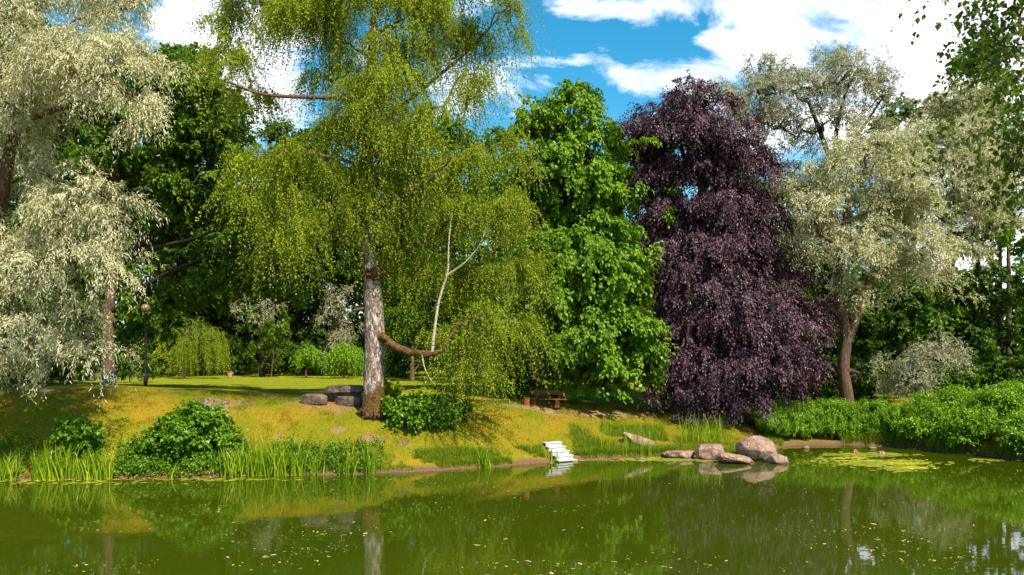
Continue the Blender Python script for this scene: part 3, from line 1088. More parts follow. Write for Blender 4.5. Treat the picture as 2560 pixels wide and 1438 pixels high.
# ---- willows on the right
Y = 38.5
tb = onG(at(2122, 900, Y)[0], Y)
trunk = [tb] + pxpath([(2118, 985), (2106, 930), (2108, 890), (2122, 850), (2105, 790), (2093, 730), (2095, 660), (2110, 590), (2120, 480)], Y)
limbs = [pxpath([(2120, 852), (2140, 800), (2152, 760, .2), (2178, 690, .3), (2195, 600, .3), (2230, 500, .3)], Y), pxpath([(2108, 930), (2130, 928, -.2), (2148, 932, -.4)], Y)]
bl = [(2080, 470, 90, 70), (2040, 560, 60, 70), (2120, 620, 75, 60), (2130, 560, 80, 60), (2150, 730, 40, 35, -1), (2250, 430, 110, 80), (2230, 530, 100, 70), (2310, 630, 90, 50, -1), (2250, 660, 60, 40), (2370, 690, 30, 25, -1), (2020, 490, 45, 50), (2170, 380, 90, 50)]
_, k = make_tree('willow_tree', 'silver willow with crooked twin brown stems rising behind the clipped hedge', 'tree', trunk, .34, pxblobs(bl, Y, 1.0), 'willow_far', M['willow'], M['bark'], limbs, dens=3.0, fill=.75,
                 limb_r=[(.22, .08), (.12, .05)], rtop=.3, flare=.15, group='silver willows at the right')
total += k
Y = 47
trunk = [onG(at(2060, 900, Y)[0], Y)] + pxpath([(2070, 700), (2085, 430), (2062, 360), (2020, 250)], Y)
limbs = [pxpath([(2085, 430), (2090, 330), (2110, 240), (2140, 180)], Y), pxpath([(2085, 420), (2150, 330), (2210, 240)], Y)]
bl = [(1780, 245, 70, 35), (1720, 240, 50, 22), (1920, 190, 70, 50), (1990, 230, 110, 60), (2120, 175, 100, 50), (2200, 240, 60, 80), (2060, 310, 90, 50), (1930, 320, 80, 60), (2200, 360, 60, 40), (1860, 300, 60, 50), (1990, 420, 60, 50),
      (1980, 560, 50, 70), (1995, 690, 45, 60), (2080, 140, 50, 30), (2230, 420, 70, 60), (1900, 230, 60, 50)]
_, k = make_tree('willow_tree', 'tall grey-green willow with airy crown against the clouds behind the purple beech', 'tree', trunk, .34, pxblobs(bl, Y), 'willow_far', M['willow_far'], M['bark_dark'], limbs, dens=1.9,
                 limb_r=[(.16, .06), (.14, .05)], rtop=.3, group='silver willows at the right')
total += k
Y = 46
trunk = [onG(at(2370, 900, Y)[0], Y)] + pxpath([(2375, 700), (2390, 500), (2385, 380), (2400, 280)], Y)
bl = [(2390, 270, 70, 50), (2330, 350, 70, 60), (2440, 350, 80, 70), (2380, 450, 110, 70), (2470, 510, 70, 80), (2420, 590, 70, 50), (2330, 530, 60, 50), (2500, 420, 40, 60), (2350, 250, 50, 30)]
_, k = make_tree('willow_tree', 'rounded pale willow at the right, partly behind the hanging birch leaves', 'tree', trunk, .28, pxblobs(bl, Y, 1.0), 'willow_far', M['willow'], M['bark_dark'], fill=.75, dens=2.6, rtop=.3, group='silver willows at the right')
total += k
Y = 38.5
trunk = [onG(at(2290, 900, Y)[0], Y)] + pxpath([(2288, 975), (2290, 920)], Y)
bl = [(2335, 890, 60, 40, 0), (2240, 930, 60, 32, 0), (2300, 945, 55, 35, 0), (2210, 910, 30, 20, 0)]
_, k = make_tree('willow_shrub', 'small silvery willow bush above the middle of the hedge', 'shrub', trunk, .08, pxblobs(bl, Y), 'willow_far', M['willow_far'], M['bark_dark'], dens=3.6, sty=dict(leaf=(.11, .035)))
total += k


# ---- background trees
def auto_tree(name, label, px, top, bot, wpx, Y, leafm, style='broad', dens=1.2, group=None, barkm='bark_dark', trunkr=.2, sty=None, nb=None, cat='tree'):
    k = Y / FP
    base = onG((px - 1280) * k, Y)
    zt, zb = CH - (top - HZ) * k, CH - (bot - HZ) * k
    zb = max(zb, base[2] + .6)
    wr = wpx * k / 2
    hgt = zt - zb
    nb = nb or int(7 + hgt * wr * .12)
    blobs = []
    for i in range(nb):
        f = (i + .5) / nb
        z = zb + hgt * f
        prof = math.sin(math.pi * (.12 + .80 * f) ** .8) ** .6
        a = rng.random() * 6.28
        rr = wr * prof * rng.uniform(.35, .75)
        br = wr * rng.uniform(.34, .52) * (.6 + .4 * prof)
        blobs.append(((base[0] + rr * math.cos(a), base[1] + rr * math.sin(a) * .8, z - br * .3), (br, br, br * rng.uniform(.55, .8))))
    blobs.append(((base[0], base[1], zt - wr * .2), (wr * .3, wr * .3, wr * .25)))
    tr = [base, base + np.array([rng.normal() * .15, 0, (zb - base[2]) * .5 + .5]), np.array([base[0] + rng.normal() * .3, base[1], zb + hgt * .5]), np.array([base[0] + rng.normal() * .3, base[1], zt - wr * .3])]
    return make_tree(name, label, cat, tr, trunkr, blobs, style, leafm, M[barkm], dens=dens, group=group, fill=.45, minr=.022, sty=sty)[1]


G_, D_ = M['green'], M['green_dark']
bt = [
    (1870, 370, 950, 230, 57, G_, 'tree behind the upper right side of the purple beech'),
    (1990, 430, 950, 210, 57, D_, 'dark tree seen between the purple beech and the crooked willow'),
    (520, 500, 900, 230, 70, G_, 'green tree closing the wood above the weeping tree'),
    (60, 40, 880, 330, 48, G_, 'green tree behind the left silver willow, farthest left of the wood'),
    (230, 100, 800, 250, 56, G_, 'green tree showing through the branches of the left willow'),
    (445, 100, 880, 290, 67, G_, 'tall round green tree reaching the small white cloud at upper left'),
    (570, 320, 900, 260, 73, D_, 'dark tree behind the little weeping tree'),
    (700, 310, 900, 240, 73, G_, 'mid green tree left behind the birch, above the umbrella-shaped sapling'),
    (830, 290, 900, 250, 72, D_, 'dark tree directly left behind the birch trunk'),
    (980, 320, 900, 250, 68, D_, 'dark tree directly right behind the birch trunk'),
    (1100, 300, 900, 250, 64, G_, 'green tree behind the white upright birch stem'),
    (1230, 330, 900, 210, 52, G_, 'green tree between birch crown and bright maple'),
    (1330, 420, 930, 170, 47, D_, 'dark tree right behind the wooden bench'),
    (1500, 390, 940, 240, 56, D_, 'dark tree in the gap between bright maple and purple beech'),
    (1660, 330, 950, 280, 54, D_, 'dark tree hidden behind the purple beech'),
    (1900, 500, 960, 260, 50, D_, 'dark tree behind the right side of the purple beech'),
    (2040, 620, 980, 230, 46, D_, 'dark tree left of the crooked willow stem'),
    (2190, 690, 990, 240, 45, D_, 'dark tree right of the crooked willow stem'),
    (2350, 680, 990, 240, 44, G_, 'green tree above the hedge, behind the silvery bush'),
    (2480, 670, 990, 230, 43, D_, 'dark tree over the right end of the hedge'),
    (2600, 560, 990, 220, 42, G_, 'green tree cut by the right edge of the picture'),
    (2450, 110, 600, 300, 52, M['maple'], 'bright green tree top at upper right behind the pale willow'),
    (2240, 250, 700, 200, 56, G_, 'green tree glimpsed between the two right-hand willows'),
]
for px, tp, bo, wp, Yb, lm, lab in bt:
    total += auto_tree('broadleaf_tree', lab, px, tp, bo, wp, Yb, lm, 'broad' if Yb < 50 else 'broad', 1.55, 'trees of the wood behind the lawn', sty=dict(leaf=(.22, .17)))
total += auto_tree('willow_tree', 'silver willow foliage showing left of the birch trunk at the wood edge', 850, 720, 900, 130, 65, M['willow_far'], 'willow_far', 1.7, 'silver willows at the wood edge')
total += auto_tree('willow_tree', 'silver willow foliage high in the wood over the weeping tree', 655, 640, 800, 120, 65, M['willow_far'], 'willow_far', 1.5, 'silver willows at the wood edge')

# understorey bushes along the wood's edge
ub = [(360, 870, 945, 120, 67), (590, 850, 942, 130, 68), (700, 860, 942, 130, 68), (800, 850, 945, 120, 67), (900, 860, 948, 110, 66), (1000, 850, 950, 120, 62), (1100, 860, 955, 110, 59), (1190, 830, 965, 110, 50),
      (1265, 880, 985, 100, 43), (1300, 930, 1000, 80, 38), (2050, 880, 1000, 120, 44), (2180, 860, 1005, 130, 43), (2420, 900, 1010, 150, 41), (2540, 880, 1010, 150, 40), (1960, 880, 1000, 100, 46), (170, 900, 965, 110, 52), (60, 900, 965, 150, 50), (325, 905, 958, 80, 52), (1480, 900, 985, 120, 52), (1600, 900, 985, 120, 52)]
for i, (px, tp, bo, wp, Yb) in enumerate(ub):
    w_ = ['below the dark limbs left of the weeping tree', 'beside the flower pot', 'behind the umbrella-shaped sapling', 'left behind the small round weeping tree', 'just left of the birch trunk', 'just right of the birch trunk',
          'under the mossy birch limb', 'right of the hanging birch foliage', 'left behind the wooden bench', 'touching the left end of the wooden bench', 'left of the crooked willow stem', 'right of the crooked willow stem',
          'behind the right part of the hedge', 'behind the right end of the hedge', 'right behind the purple beech', 'left of the waste bin', 'under the left silver willow', 'between waste bin and lamp post', 'behind the maple trunk', 'left behind the purple beech'][i]
    total += auto_tree('understorey_bush', 'leafy dark green bush ' + w_, px, tp, bo, wp, Yb, D_ if i % 3 else G_, 'broad', 2.4, 'bushes at the foot of the wood', trunkr=.05, sty=dict(leaf=(.17, .14), L=(.25, .7)), nb=5, cat='bush')

# far wood mass behind all that
n = 3400
fx = rng.uniform(-75, 75, n)
fy = rng.uniform(77, 95, n)
fz = 2 + rng.random(n) ** .8 * np.where(fx > 30, 10.5, np.where(fx > 8, 15.5, 20.5)) * (.85 + .3 * vnoise(fx, fx * 0, .16, 31))
keep = ~((np.abs(fx / fy * 2000 + 1280 - 2505) < 45) & (fz > 6))
cl = np.stack([fx, fy, fz], 1)[keep]
Vl, Fl, v_ = shoots(cl, norm(rng.normal(size=cl.shape)), 9, 9, (.8, 2.2), (.1, .5), (.5, .1, .8), (.5, .4), nup=.8, spread=.9)
me = mesh_np('far_wood', Vl, Fl, D_, v_)
me.materials[0] = G_
o = link('far_wood', me)
tag(o, 'dense dark wood closing the view behind the lawn', 'wood', kind='stuff')
total += len(v_)

# thin bare trunks at the right with sky between them
for i, (px, Yb, lab) in enumerate([(2478, 50, 'leftmost of three slim bare trunks under the pale right-hand willow'), (2500, 50.5, 'middle of three slim bare trunks under the pale right-hand willow'), (2522, 50, 'rightmost of three slim bare trunks under the pale right-hand willow')]):
    bs = onG(at(px, 900, Yb)[0], Yb)
    tr = [bs, at(px, 700, Yb), at(px + 4 - i * 3, 560, Yb), at(px + 6 - 6 * i, 400, Yb)]
    make_tree('slim_tree', lab, 'tree', tr, .19, pxblobs([(px, 420, 40, 40, 0), (px + 8, 350, 35, 40, 0)], Yb), 'broad', M['green'], M['bark'], dens=1.5, group='slim trees with bare trunks')

# ---- small ornamental trees on the far lawn
Y = 60
trunk = [onG(at(458, 900, Y)[0], Y)] + pxpath([(460, 900), (470, 850), (484, 800)], Y)
bl = [(487, 796, 7, 14, 0), (455, 838, 24, 8, -.5), (545, 820, 24, 8, -.5), (510, 825, 20, 8, 0), (440, 862, 16, 8, 0), (556, 845, 12, 10, 0), (470, 862, 14, 8, -.8), (535, 850, 12, 8, -1)]
_, k = make_tree('weeping_tree', 'small weeping tree with yellow-green curtains of leaves on the far lawn', 'tree', trunk, .12, pxblobs(bl, Y), 'weep', M['yellow_green'], M['bark'], dens=4, fill=.3, sty=dict(L=(.9, 2.3), wdir=(.10, -.7, .10), spread=.08, grav=(.3, .8), leaf=(.10, .05)))
total += k
total += auto_tree('birch_shrub', 'light green bush touching the left side of the weeping tree', 405, 865, 938, 70, 63, M['yellow_green'], 'broad', 2.6, None, sty=dict(leaf=(.14, .1)), trunkr=.05, cat='shrub')
Y = 62
trunk = [onG(at(765, 900, Y)[0], Y)] + pxpath([(767, 905), (768, 880)], Y)
_, k = make_tree('grafted_tree', 'little bare-stemmed tree with drooping mop of leaves on the far lawn', 'tree', trunk, .07, pxblobs([(778, 876, 24, 8, 0), (800, 888, 10, 12, 0), (760, 882, 9, 9, 0)], Y), 'weep', M['hedge'], M['bark'], dens=6, sty=dict(L=(.15, .55), leaf=(.12, .08)), rtop=.7)
total += k
Y = 60
trunk = [onG(at(860, 900, Y)[0], Y)] + pxpath([(860, 910), (862, 880)], Y)
_, k = make_tree('grafted_tree', 'umbrella-shaped green weeping tree just left of the birch trunk', 'tree', trunk, .06, pxblobs([(862, 880, 40, 12, 0), (835, 890, 14, 12, 0), (888, 892, 14, 12, 0), (862, 872, 26, 8, 0)], Y), 'weep', M['hedge'], M['bark'], dens=6, sty=dict(L=(.25, .85), leaf=(.12, .08)), rtop=.7)
total += k
Y = 63
trunk = [onG(at(678, 900, Y)[0], Y)] + pxpath([(682, 900), (690, 850), (695, 800)], Y)
make_tree('sapling', 'thin leaning sapling between the flower pot and the grafted tree', 'tree', trunk, .05, pxblobs([(695, 810, 25, 20, 0), (690, 855, 25, 12, 0)], Y), 'broad', M['green'], M['bark'], dens=2, rtop=.6)
Y = 54
trunk = [onG(at(1030, 900, Y)[0], Y)] + pxpath([(1031, 900), (1033, 850), (1035, 780)], Y)
make_tree('forked_tree', 'pale brown forked trunk at the wood edge, seen under the mossy birch limb', 'tree', trunk, .16, pxblobs([(1035, 790, 60, 40, 0)], Y), 'broad', M['green'], M['bark'], [pxpath([(1031, 935), (1045, 915), (1060, 895), (1070, 870)], Y)], dens=2, limb_r=[(.07, .04)])

# ---- foreground birch whose twigs hang in from the upper right
Y = 6
fb = onG(6.2, 5.2)
trunk = [fb, (6.1, 5.3, 4.5), (5.9, 5.5, 7), (5.7, 5.7, 9.5), (5.6, 5.8, 11)]
bl = [(2480, -40, 60, 40, 0), (2560, 60, 70, 60, 0), (2400, -60, 40, 30, .4), (2620, 180, 70, 60, 0), (2545, 200, 30, 30, .2), (2600, 330, 60, 60, 0), (2680, 100, 90, 120, .5), (2700, 350, 100, 120, 0), (2560, -150, 120, 80, 0), (2500, 60, 45, 45, 0), (2530, 290, 30, 30, .2), (2540, 120, 50, 60, .3), (2450, 10, 50, 30, .1), (2570, 260, 50, 60, -.2), (2560, 400, 30, 40, 0), (2490, 170, 18, 20, 0), (2430, 330, 8, 8, 0), (2570, 520, 18, 20, 0)]
_, k = make_tree('birch_tree', 'near birch whose dark leafy twigs hang into the picture from the upper right corner', 'tree', trunk, .16, pxblobs(bl, Y), 'birch', M['birch_dark'], M['bark_birch'], dens=24, minr=.003, twig=.0025,
                 sty=dict(K=3, n=9, L=(.15, .55), leaf=(.052, .042), spread=.07, grav=(.7, 1.2), jit=.02, twigs=.0012, clump=(.07, .05, .3)))
total += k


# ------------------------------------------------------------------ shrubs and plants on the bank
def shrub(name, label, px, py, wpx, hpx, leafm, style='shrub', dens=14, sty=None, group=None, nb=7, Yd=None, cat='shrub'):
    b0 = gp(px, py) if Yd is None else onG((px - 1280) / FP * Yd, Yd)
    k = b0[1] / FP
    W, H = wpx * k / 2, hpx * k
    blobs = []
    for i in range(nb):
        a = 6.28 * i / nb + rng.random() * .8
        rr = W * rng.uniform(.35, .62) if i < nb - 2 else W * .1
        hz = H * rng.uniform(.25, .62) if i < nb - 2 else H * .68
        rb = W * rng.uniform(.34, .46)
        x, y = b0[0] + rr * math.cos(a), b0[1] + rr * math.sin(a) * .7
        blobs.append(((x, y, max(b0[2] + hz, float(ground(x, y)) + rb * .4)), (rb, rb * .9, H * rng.uniform(.24, .34))))
    tr = [b0, b0 + np.array([.03, 0, H * .3]), b0 + np.array([0, .02, H * .6])]
    return make_tree(name, label, cat, tr, .03, blobs, style, leafm, M['bark_dark'], dens=dens, sty=sty, group=group, trunk_name='stem', minr=.004, twig=.004, fill=.45)[1]


total += shrub('hazel_shrub', 'rounded dark green shrub low on the bank at the left, behind the irises', 190, 1138, 125, 90, M['shrub'], group='shrubs on the bank')
total += shrub('hazel_shrub', 'larger dense round shrub on the left bank, below the ring of fire stones', 490, 1128, 185, 115, M['shrub'], group='shrubs on the bank', nb=10)
total += shrub('hazel_shrub', 'pale low shoots at the left foot of the larger round shrub', 405, 1135, 80, 60, M['shrub'], group='shrubs on the bank')
total += shrub('maple_shrub', 'bright green leafy shrub at the right foot of the big birch', 1040, 1062, 170, 70, M['shrub'], group='shrubs beside the birch', nb=9)
total += shrub('maple_shrub', 'second leafy shrub directly under the hanging birch foliage', 1120, 1055, 110, 70, M['shrub'], group='shrubs beside the birch', nb=9)
total += shrub('maple_shrub', 'slim light green sprig pressed against the birch trunk', 968, 1035, 45, 75, M['birch'], group='shrubs beside the birch', nb=5)

# waterside leafy cover (nobody could count it)
n = 700
X = np.concatenate([rng.uniform(at(290, 0, 26.8)[0], at(600, 0, 27)[0], 420), rng.uniform(-17.5, -13, 100), rng.uniform(-8.5, -4.6, 180)])
t_ = rng.random(len(X)) ** 1.3 * 1.1 + .05
cl = np.stack([X, shoreY(X) + t_, 0 * X], 1)
cl[:, 2] = ground(cl[:, 0], cl[:, 1]) + rng.random(len(X)) * .28
Vl, Fl, v_ = shoots(cl, norm(rng.normal(size=cl.shape) + [0, -.6, .4]), 5, 6, (.1, .35), (0, .5), (.6, .4, .5), (.085, .06), nup=.9, spread=.08)
tag(link('ground_cover', mesh_np('ground_cover', Vl, Fl, M['shrub'], v_)), 'low leafy plants along the waterline below the left shrubs', 'ground cover', kind='stuff')


def blades(base, h, wd, lean, nseg=4, curl=.35, vlo=0, vhi=1, dirs=None):
    """tapering curved blades; base (n,3)"""
    n = len(base)
    h = np.broadcast_to(h, n)
    wd = np.broadcast_to(wd, n)
    a = rng.random(n) * 2 * np.pi if dirs is None else dirs
    ld = np.stack([np.cos(a), np.sin(a), 0 * a], 1)
    fa = rng.random(n) * 2 * np.pi
    wdv = np.stack([np.cos(fa), np.sin(fa), 0 * fa], 1)
    lean = np.broadcast_to(lean, n) * rng.uniform(.2, 1, n)
    cur = rng.uniform(0, curl, n) * h
    rows = []
    for j in range(nseg + 1):
        t = j / nseg
        c = base + ld * (lean * h * t + cur * t ** 2.5)[:, None]
        c[:, 2] += h * t - cur * .35 * t ** 3
        ww = wd * (1 - t ** 2.2) * .5 + .0005
        rows.append(c + wdv * ww[:, None])
        rows.append(c - wdv * ww[:, None])
    V = np.stack(rows, 1)
    m_ = 2 * (nseg + 1)
    F = []
    bi = np.arange(n) * m_
    for j in range(nseg):
        F.append(np.stack([bi + 2 * j, bi + 2 * j + 1, bi + 2 * j + 3, bi + 2 * j + 2], 1))
    v_ = rng.uniform(vlo, vhi, n)
    return V.reshape(-1, 3), np.concatenate(F), np.tile(v_, nseg)


# iris clumps at the waterline: (px centre, foot py, width px, height px, blades)
irises = [
    (20, 1200, 60, 75, 60, 'short iris clump at the extreme left of the waterline'),
    (105, 1200, 60, 100, 90, 'tall iris clump in front of the left shrub, left half'),
    (160, 1198, 60, 95, 90, 'tall iris clump directly in front of the left shrub'),
    (215, 1198, 40, 70, 45, 'thin iris clump to the right of the left shrub'),
    (262, 1196, 60, 85, 70, 'fan of iris leaves right of the left shrub beside open bank'),
    (436, 1192, 14, 55, 8, 'single slim tuft of iris leaves standing in the water below the larger round shrub'),
    (585, 1190, 60, 90, 80, 'first tall iris clump right of the larger round shrub'),
    (640, 1190, 60, 100, 90, 'dense iris clump near the middle of the long iris bed'),
    (690, 1188, 60, 100, 90, 'tallest iris clump of the long bed left of the birch'),
    (745, 1188, 60, 85, 60, 'iris clump near the right end of the long bed'),
    (790, 1186, 40, 60, 30, 'short iris clump closing the long bed on its right'),
    (868, 1186, 50, 80, 38, 'loose iris clump with bent leaves below the birch, left of a pair'),
    (925, 1185, 45, 95, 42, 'upright iris clump below the birch, right of a pair'),
    (1216, 1168, 45, 60, 45, 'iris clump at the bare earth edge left of the white steps'),
    (1385, 1158, 40, 38, 30, 'small yellow-green iris tuft at the foot of the white steps'),
]
for px, py, wp, hp, nb_, lab in irises:
    Yc = CH * FP / (py - HZ)
    x0 = (px - 1280) / FP * Yc
    Yc = float(shoreY(x0)) - .12
    k = Yc / FP
    H = hp * k
    bx_ = np.stack([x0 + rng.normal(size=nb_) * wp * k * .22, Yc + rng.uniform(-.12, .25, nb_), np.zeros(nb_)], 1)
    bx_[:, 2] = np.maximum(ground(bx_[:, 0], bx_[:, 1]), -.08) - .04
    c0 = np.array([x0, Yc, 0])
    V_, F_, v_ = blades(bx_, H * rng.uniform(.6, 1.1, nb_), rng.uniform(.026, .045, nb_), .20, 5, .28)
    tag(link('iris_clump', mesh_np('iris_clump', V_ - c0, F_, M['blade'], v_), None, c0), lab, 'iris', 'iris clumps at the waterline')

# reeds among the boulders
for px, foot, wp, hp, nb_, lab in [(1575, 1140, 70, 80, 40, 'sparse tall reeds standing before the slanting flat rock'), (1512, 1145, 40, 110, 16, 'thin tall reed stalks right of the white steps'),
                                    (1610, 1143, 50, 95, 24, 'tall reed stalks at the right end of the slanting rock'), (1735, 1105, 90, 75, 130, 'dense dark green reed tuft behind the boulders, left half'), (1790, 1100, 60, 70, 90, 'dense dark green reed tuft behind the boulders, right half')]:
    g = gp(px, foot) if foot < 1130 else np.array([(px - 1280) / FP * 31.8, 31.8, 0.0])
    k = g[1] / FP
    bx_ = np.stack([g[0] + rng.normal(size=nb_) * wp * k * .25, g[1] + rng.uniform(-.3, .3, nb_), np.zeros(nb_)], 1)
    bx_[:, 2] = np.maximum(ground(bx_[:, 0], bx_[:, 1]), -.05) - .03
    V_, F_, v_ = blades(bx_, hp * k * rng.uniform(.5, 1.1, nb_), rng.uniform(.012, .024, nb_), .16, 4, .25)
    tag(link('reed_clump', mesh_np('reed_clump', V_ - g, F_, M['blade'], v_), None, g), lab, 'reeds', 'reeds by the boulders')


def scatter(n, x0, x1, tlo, thi, pw=1.0):
    X = rng.uniform(x0, x1, n)
    T = tlo + rng.random(n) ** pw * (thi - tlo)
    Yy = shoreY(X) + T
    return np.stack([X, Yy, ground(X, Yy) - .01], 1)


# rough grass fringe along the water and the long grass by the steps: stuff
parts = []
for n, x0, x1, t0, t1, hh, pw in [(30000, -22, 12, .02, .75, (.08, .22), 1.4), (15000, 2.4, 6.5, .1, 2.6, (.12, .38), 1.6), (7000, 6.0, 12.0, .0, 1.2, (.12, .32), 1.0), (9000, -3.5, 1.2, .05, .9, (.12, .30), 1.2), (9000, 15, 24, 0, 1.5, (.2, .6), 1.2), (5000, -19, -4, .05, 1.2, (.10, .25), 1.2)]:
    bs = scatter(n, x0, x1, t0, t1, pw)
    gap = vnoise(bs[:, 0], bs[:, 1], 1.1, 11) + .25 * vnoise(bs[:, 0], bs[:, 1], 5, 12)
    bs = bs[gap > .38]
    stepm = (bs[:, 0] > 1.25) & (bs[:, 0] < 2.45) & (bs[:, 1] < 32.6)
    bs = bs[~stepm]
    parts.append(blades(bs, rng.uniform(hh[0], hh[1], len(bs)) * (.6 + .8 * vnoise(bs[:, 0], bs[:, 1], .9, 13)), rng.uniform(.008, .018, len(bs)), .45, 2, .6))
bs = np.stack([rng.normal(8.7, .45, 1500), rng.normal(32.15, .25, 1500), np.full(1500, .0)], 1)
bs[:, 2] = np.maximum(ground(bs[:, 0], bs[:, 1]), 0)
parts.append(blades(bs, rng.uniform(.12, .34, 1500), rng.uniform(.008, .018, 1500), .5, 2, .6))
off = 0
VV, FF, AA = [], [], []
for V_, F_, v_ in parts:
    VV.append(V_)
    FF.append(F_ + off)
    AA.append(v_)
    off += len(V_)
tag(link('rough_grass', mesh_np('rough_grass', np.concatenate(VV), np.concatenate(FF), M['tallgrass'], np.concatenate(AA))), 'long rough grass fringing the pond edge and steps', 'grass', kind='stuff')

# short turf on the sunny bank
bs = scatter(250000, -20, 13, .5, 7.5, 1.0)
turfh = rng.uniform(.025, .07, len(bs)) * np.where(vnoise(bs[:, 0], bs[:, 1], 2.4, 51) + .3 * vnoise(bs[:, 0], bs[:, 1], 9, 52) > .86, 2.3, 1.0)
V_, F_, v_ = blades(bs, turfh, rng.uniform(.008, .018, len(bs)), .8, 1, .5)
pt_ = .5 * vnoise(bs[:, 0], bs[:, 1], .8, 41) + .3 * vnoise(bs[:, 0], bs[:, 1], 2.6, 42) + .2 * vnoise(bs[:, 0], bs[:, 1], 8, 43)
v_ = np.clip((pt_ - .5) * 2.6 + .48 + rng.normal(size=len(bs)) * .16, 0, 1)
tag(link('lawn_grass', mesh_np('lawn_grass', V_, F_, M['grass'], v_)), 'short sunlit yellow-green turf on the bank', 'grass', kind='stuff')

# hedge on the right
Y = 36.5
hb, hx = [], []
for x in np.arange(11.9, 18.6, .55):
    y = float(shoreY(x)) + .55 + rng.uniform(-.1, .2)
    z0 = float(ground(x, y))
    for zz, rr in ((.38, .66), (.85, .66), (1.2, .55)):
        hb.append(((x + rng.uniform(-.1, .1), y + .25 * zz, z0 + zz + rng.uniform(-.06, .06)), (rr, rr, .42)))
tr = [onG(15.5, 37.6), onG(15.5, 37.6) + [0, 0, .5], onG(15.5, 37.6) + [0, 0, 1.0]]
_, k = make_tree('hedge', 'thick bright green hedge with upright shoots along the far right bank', 'hedge', tr, .05, hb, 'hedge', M['hedge'], M['bark_dark'], dens=15, minr=.006, twig=.004, trunk_name='stem')
total += k
for x, y, W, H, lab in [(18.2, 35.0, 2.6, 1.5, 'loose light green bush where the hedge meets the right-hand thicket'), (19.5, 35.6, 2.8, 1.8, 'leafy bush standing behind the right end of the hedge'),
                        (19.3, 33.2, 2.6, 1.5, 'bushy light green growth at the right edge of the pond, behind the waterline plants'), (20.9, 33.6, 3.0, 1.9, 'tall bush cut by the right edge of the picture, rear one'),
                        (20.2, 31.4, 2.4, 1.4, 'overgrown bush at the right edge, leaning over the water'), (21.2, 29.6, 2.6, 1.5, 'nearest bush at the right edge of the pond')]:
    px = 1280 + x / y * FP
    total += shrub('wild_bush', lab, px, 0, W / y * FP, H / y * FP, M['hedge'], 'shrub', 13, dict(leaf=(.12, .06), L=(.2, .6), wdir=(.5, .6, .4)), 'wild bushes at the right bank', 9, Yd=y, cat='bush')
total += shrub('wild_bush', 'small sunlit bush in front of the hedge left end, behind the round boulder', 1935, 1105, 110, 60, M['hedge'], 'hedge', 14, None, 'wild bushes at the right bank', 6)

# ------------------------------------------------------------------ boulders
rocks = [
    # px, waterline/foot py, width px, height px, depth factor, tilt, flat, label
    (1600, 1116, 88, 30, .8, -.30, .6, 'long flat pinkish rock slanting down out of the grass'),
    (1705, 1128, 66, 26, .8, 0, .55, 'small brown rock behind the pale slab'),
    (1700, 1146, 92, 26, .8, 0, .45, 'pale flat-topped slab at the left of the boulder group'),
    (1778, 1150, 84, 42, .8, 0, .8, 'blocky mottled boulder in the middle of the group'),
    (1840, 1160, 110, 24, .6, -.15, None, 'low pointed slab sloping into the water'),
    (1893, 1152, 102, 58, .9, -.05, None, 'largest rounded pink granite boulder'),
    (1943, 1160, 62, 24, .7, -.1, None, 'pale wedge-shaped slab at the right foot of the largest boulder'),
]
for px, py, wp, hp, df, tl, fl, lab in rocks:
    Yc = CH * FP / (py - HZ) + (wp * .35 * df) / FP * 30
    k = Yc / FP
    if px == 1600:
        Yc = 32.8
        k = Yc / FP
    x = (px - 1280) * k
    zc = CH - (py - hp * .45 - HZ) * k
    o = lump_mesh('boulder', (x, Yc, zc), (wp * k / 2, wp * k / 2 * df, hp * k * .60), M['rock'], None, .12 if px == 1893 else .22, 1.25, 6, random.uniform(-.2, .2), fl, tl, .75 if fl else 1.0, 10 if px == 1893 else 16, .86 if px == 1893 else .70)
    tag(o, lab, 'rock', 'boulders at the pond edge')
for px, py, wp, hp, lab in [(1655, 1135, 20, 8, 'small stone left of the pale slab'), (2015, 1122, 18, 9, 'small brown stone under the hedge left end'), (2180, 1122, 22, 7, 'flat earthy stone at the waterline under the hedge'),
                            (1600, 1150, 22, 5, 'flat stone barely above water before the reeds')]:
    Yc = CH * FP / (py - HZ)
    k = Yc / FP
    o = lump_mesh('stone', ((px - 1280) * k, Yc, .02), (wp * k / 2, wp * k / 2, hp * k * .6), M['rock'], None, .35, 1.3, 3)
    tag(o, lab, 'stone', 'small stones at the waterline')

# ------------------------------------------------------------------ stone table and its two stone seats
g = gp(862, 1007)
t_ = root('stone_table', 'massive dark stone slab table behind the birch trunk', 'table', g)
lump_mesh('table_slab', (0, .3, .54), (.86, .62, .17), M['stone'], t_, .14, 2.2, 6, 0, .85, 0, .40, 10, .95)
lump_mesh('pedestal', (0, .3, .2), (.66, .48, .34), M['stone'], t_, .2, 2.0, 5, 0, .9, 0, .45, 10, .9)
for px, py, wp, hp, lab in [(786, 1010, 64, 27, 'low rough stone seat left of the stone table'), (876, 1013, 66, 24, 'low rough stone seat in front of the stone table beside the birch')]:
    g = gp(px, py)
    k = g[1] / FP
    o = lump_mesh('stone_bench', g + [0, 0, hp * k * .42], (wp * k / 2, .25, hp * k * .62), M['stone'], None, .22, 2.0, 5, random.uniform(-.15, .15), .8, 0, .42, 10, .95)
    tag(o, lab, 'stone seat', 'stone seats at the table')

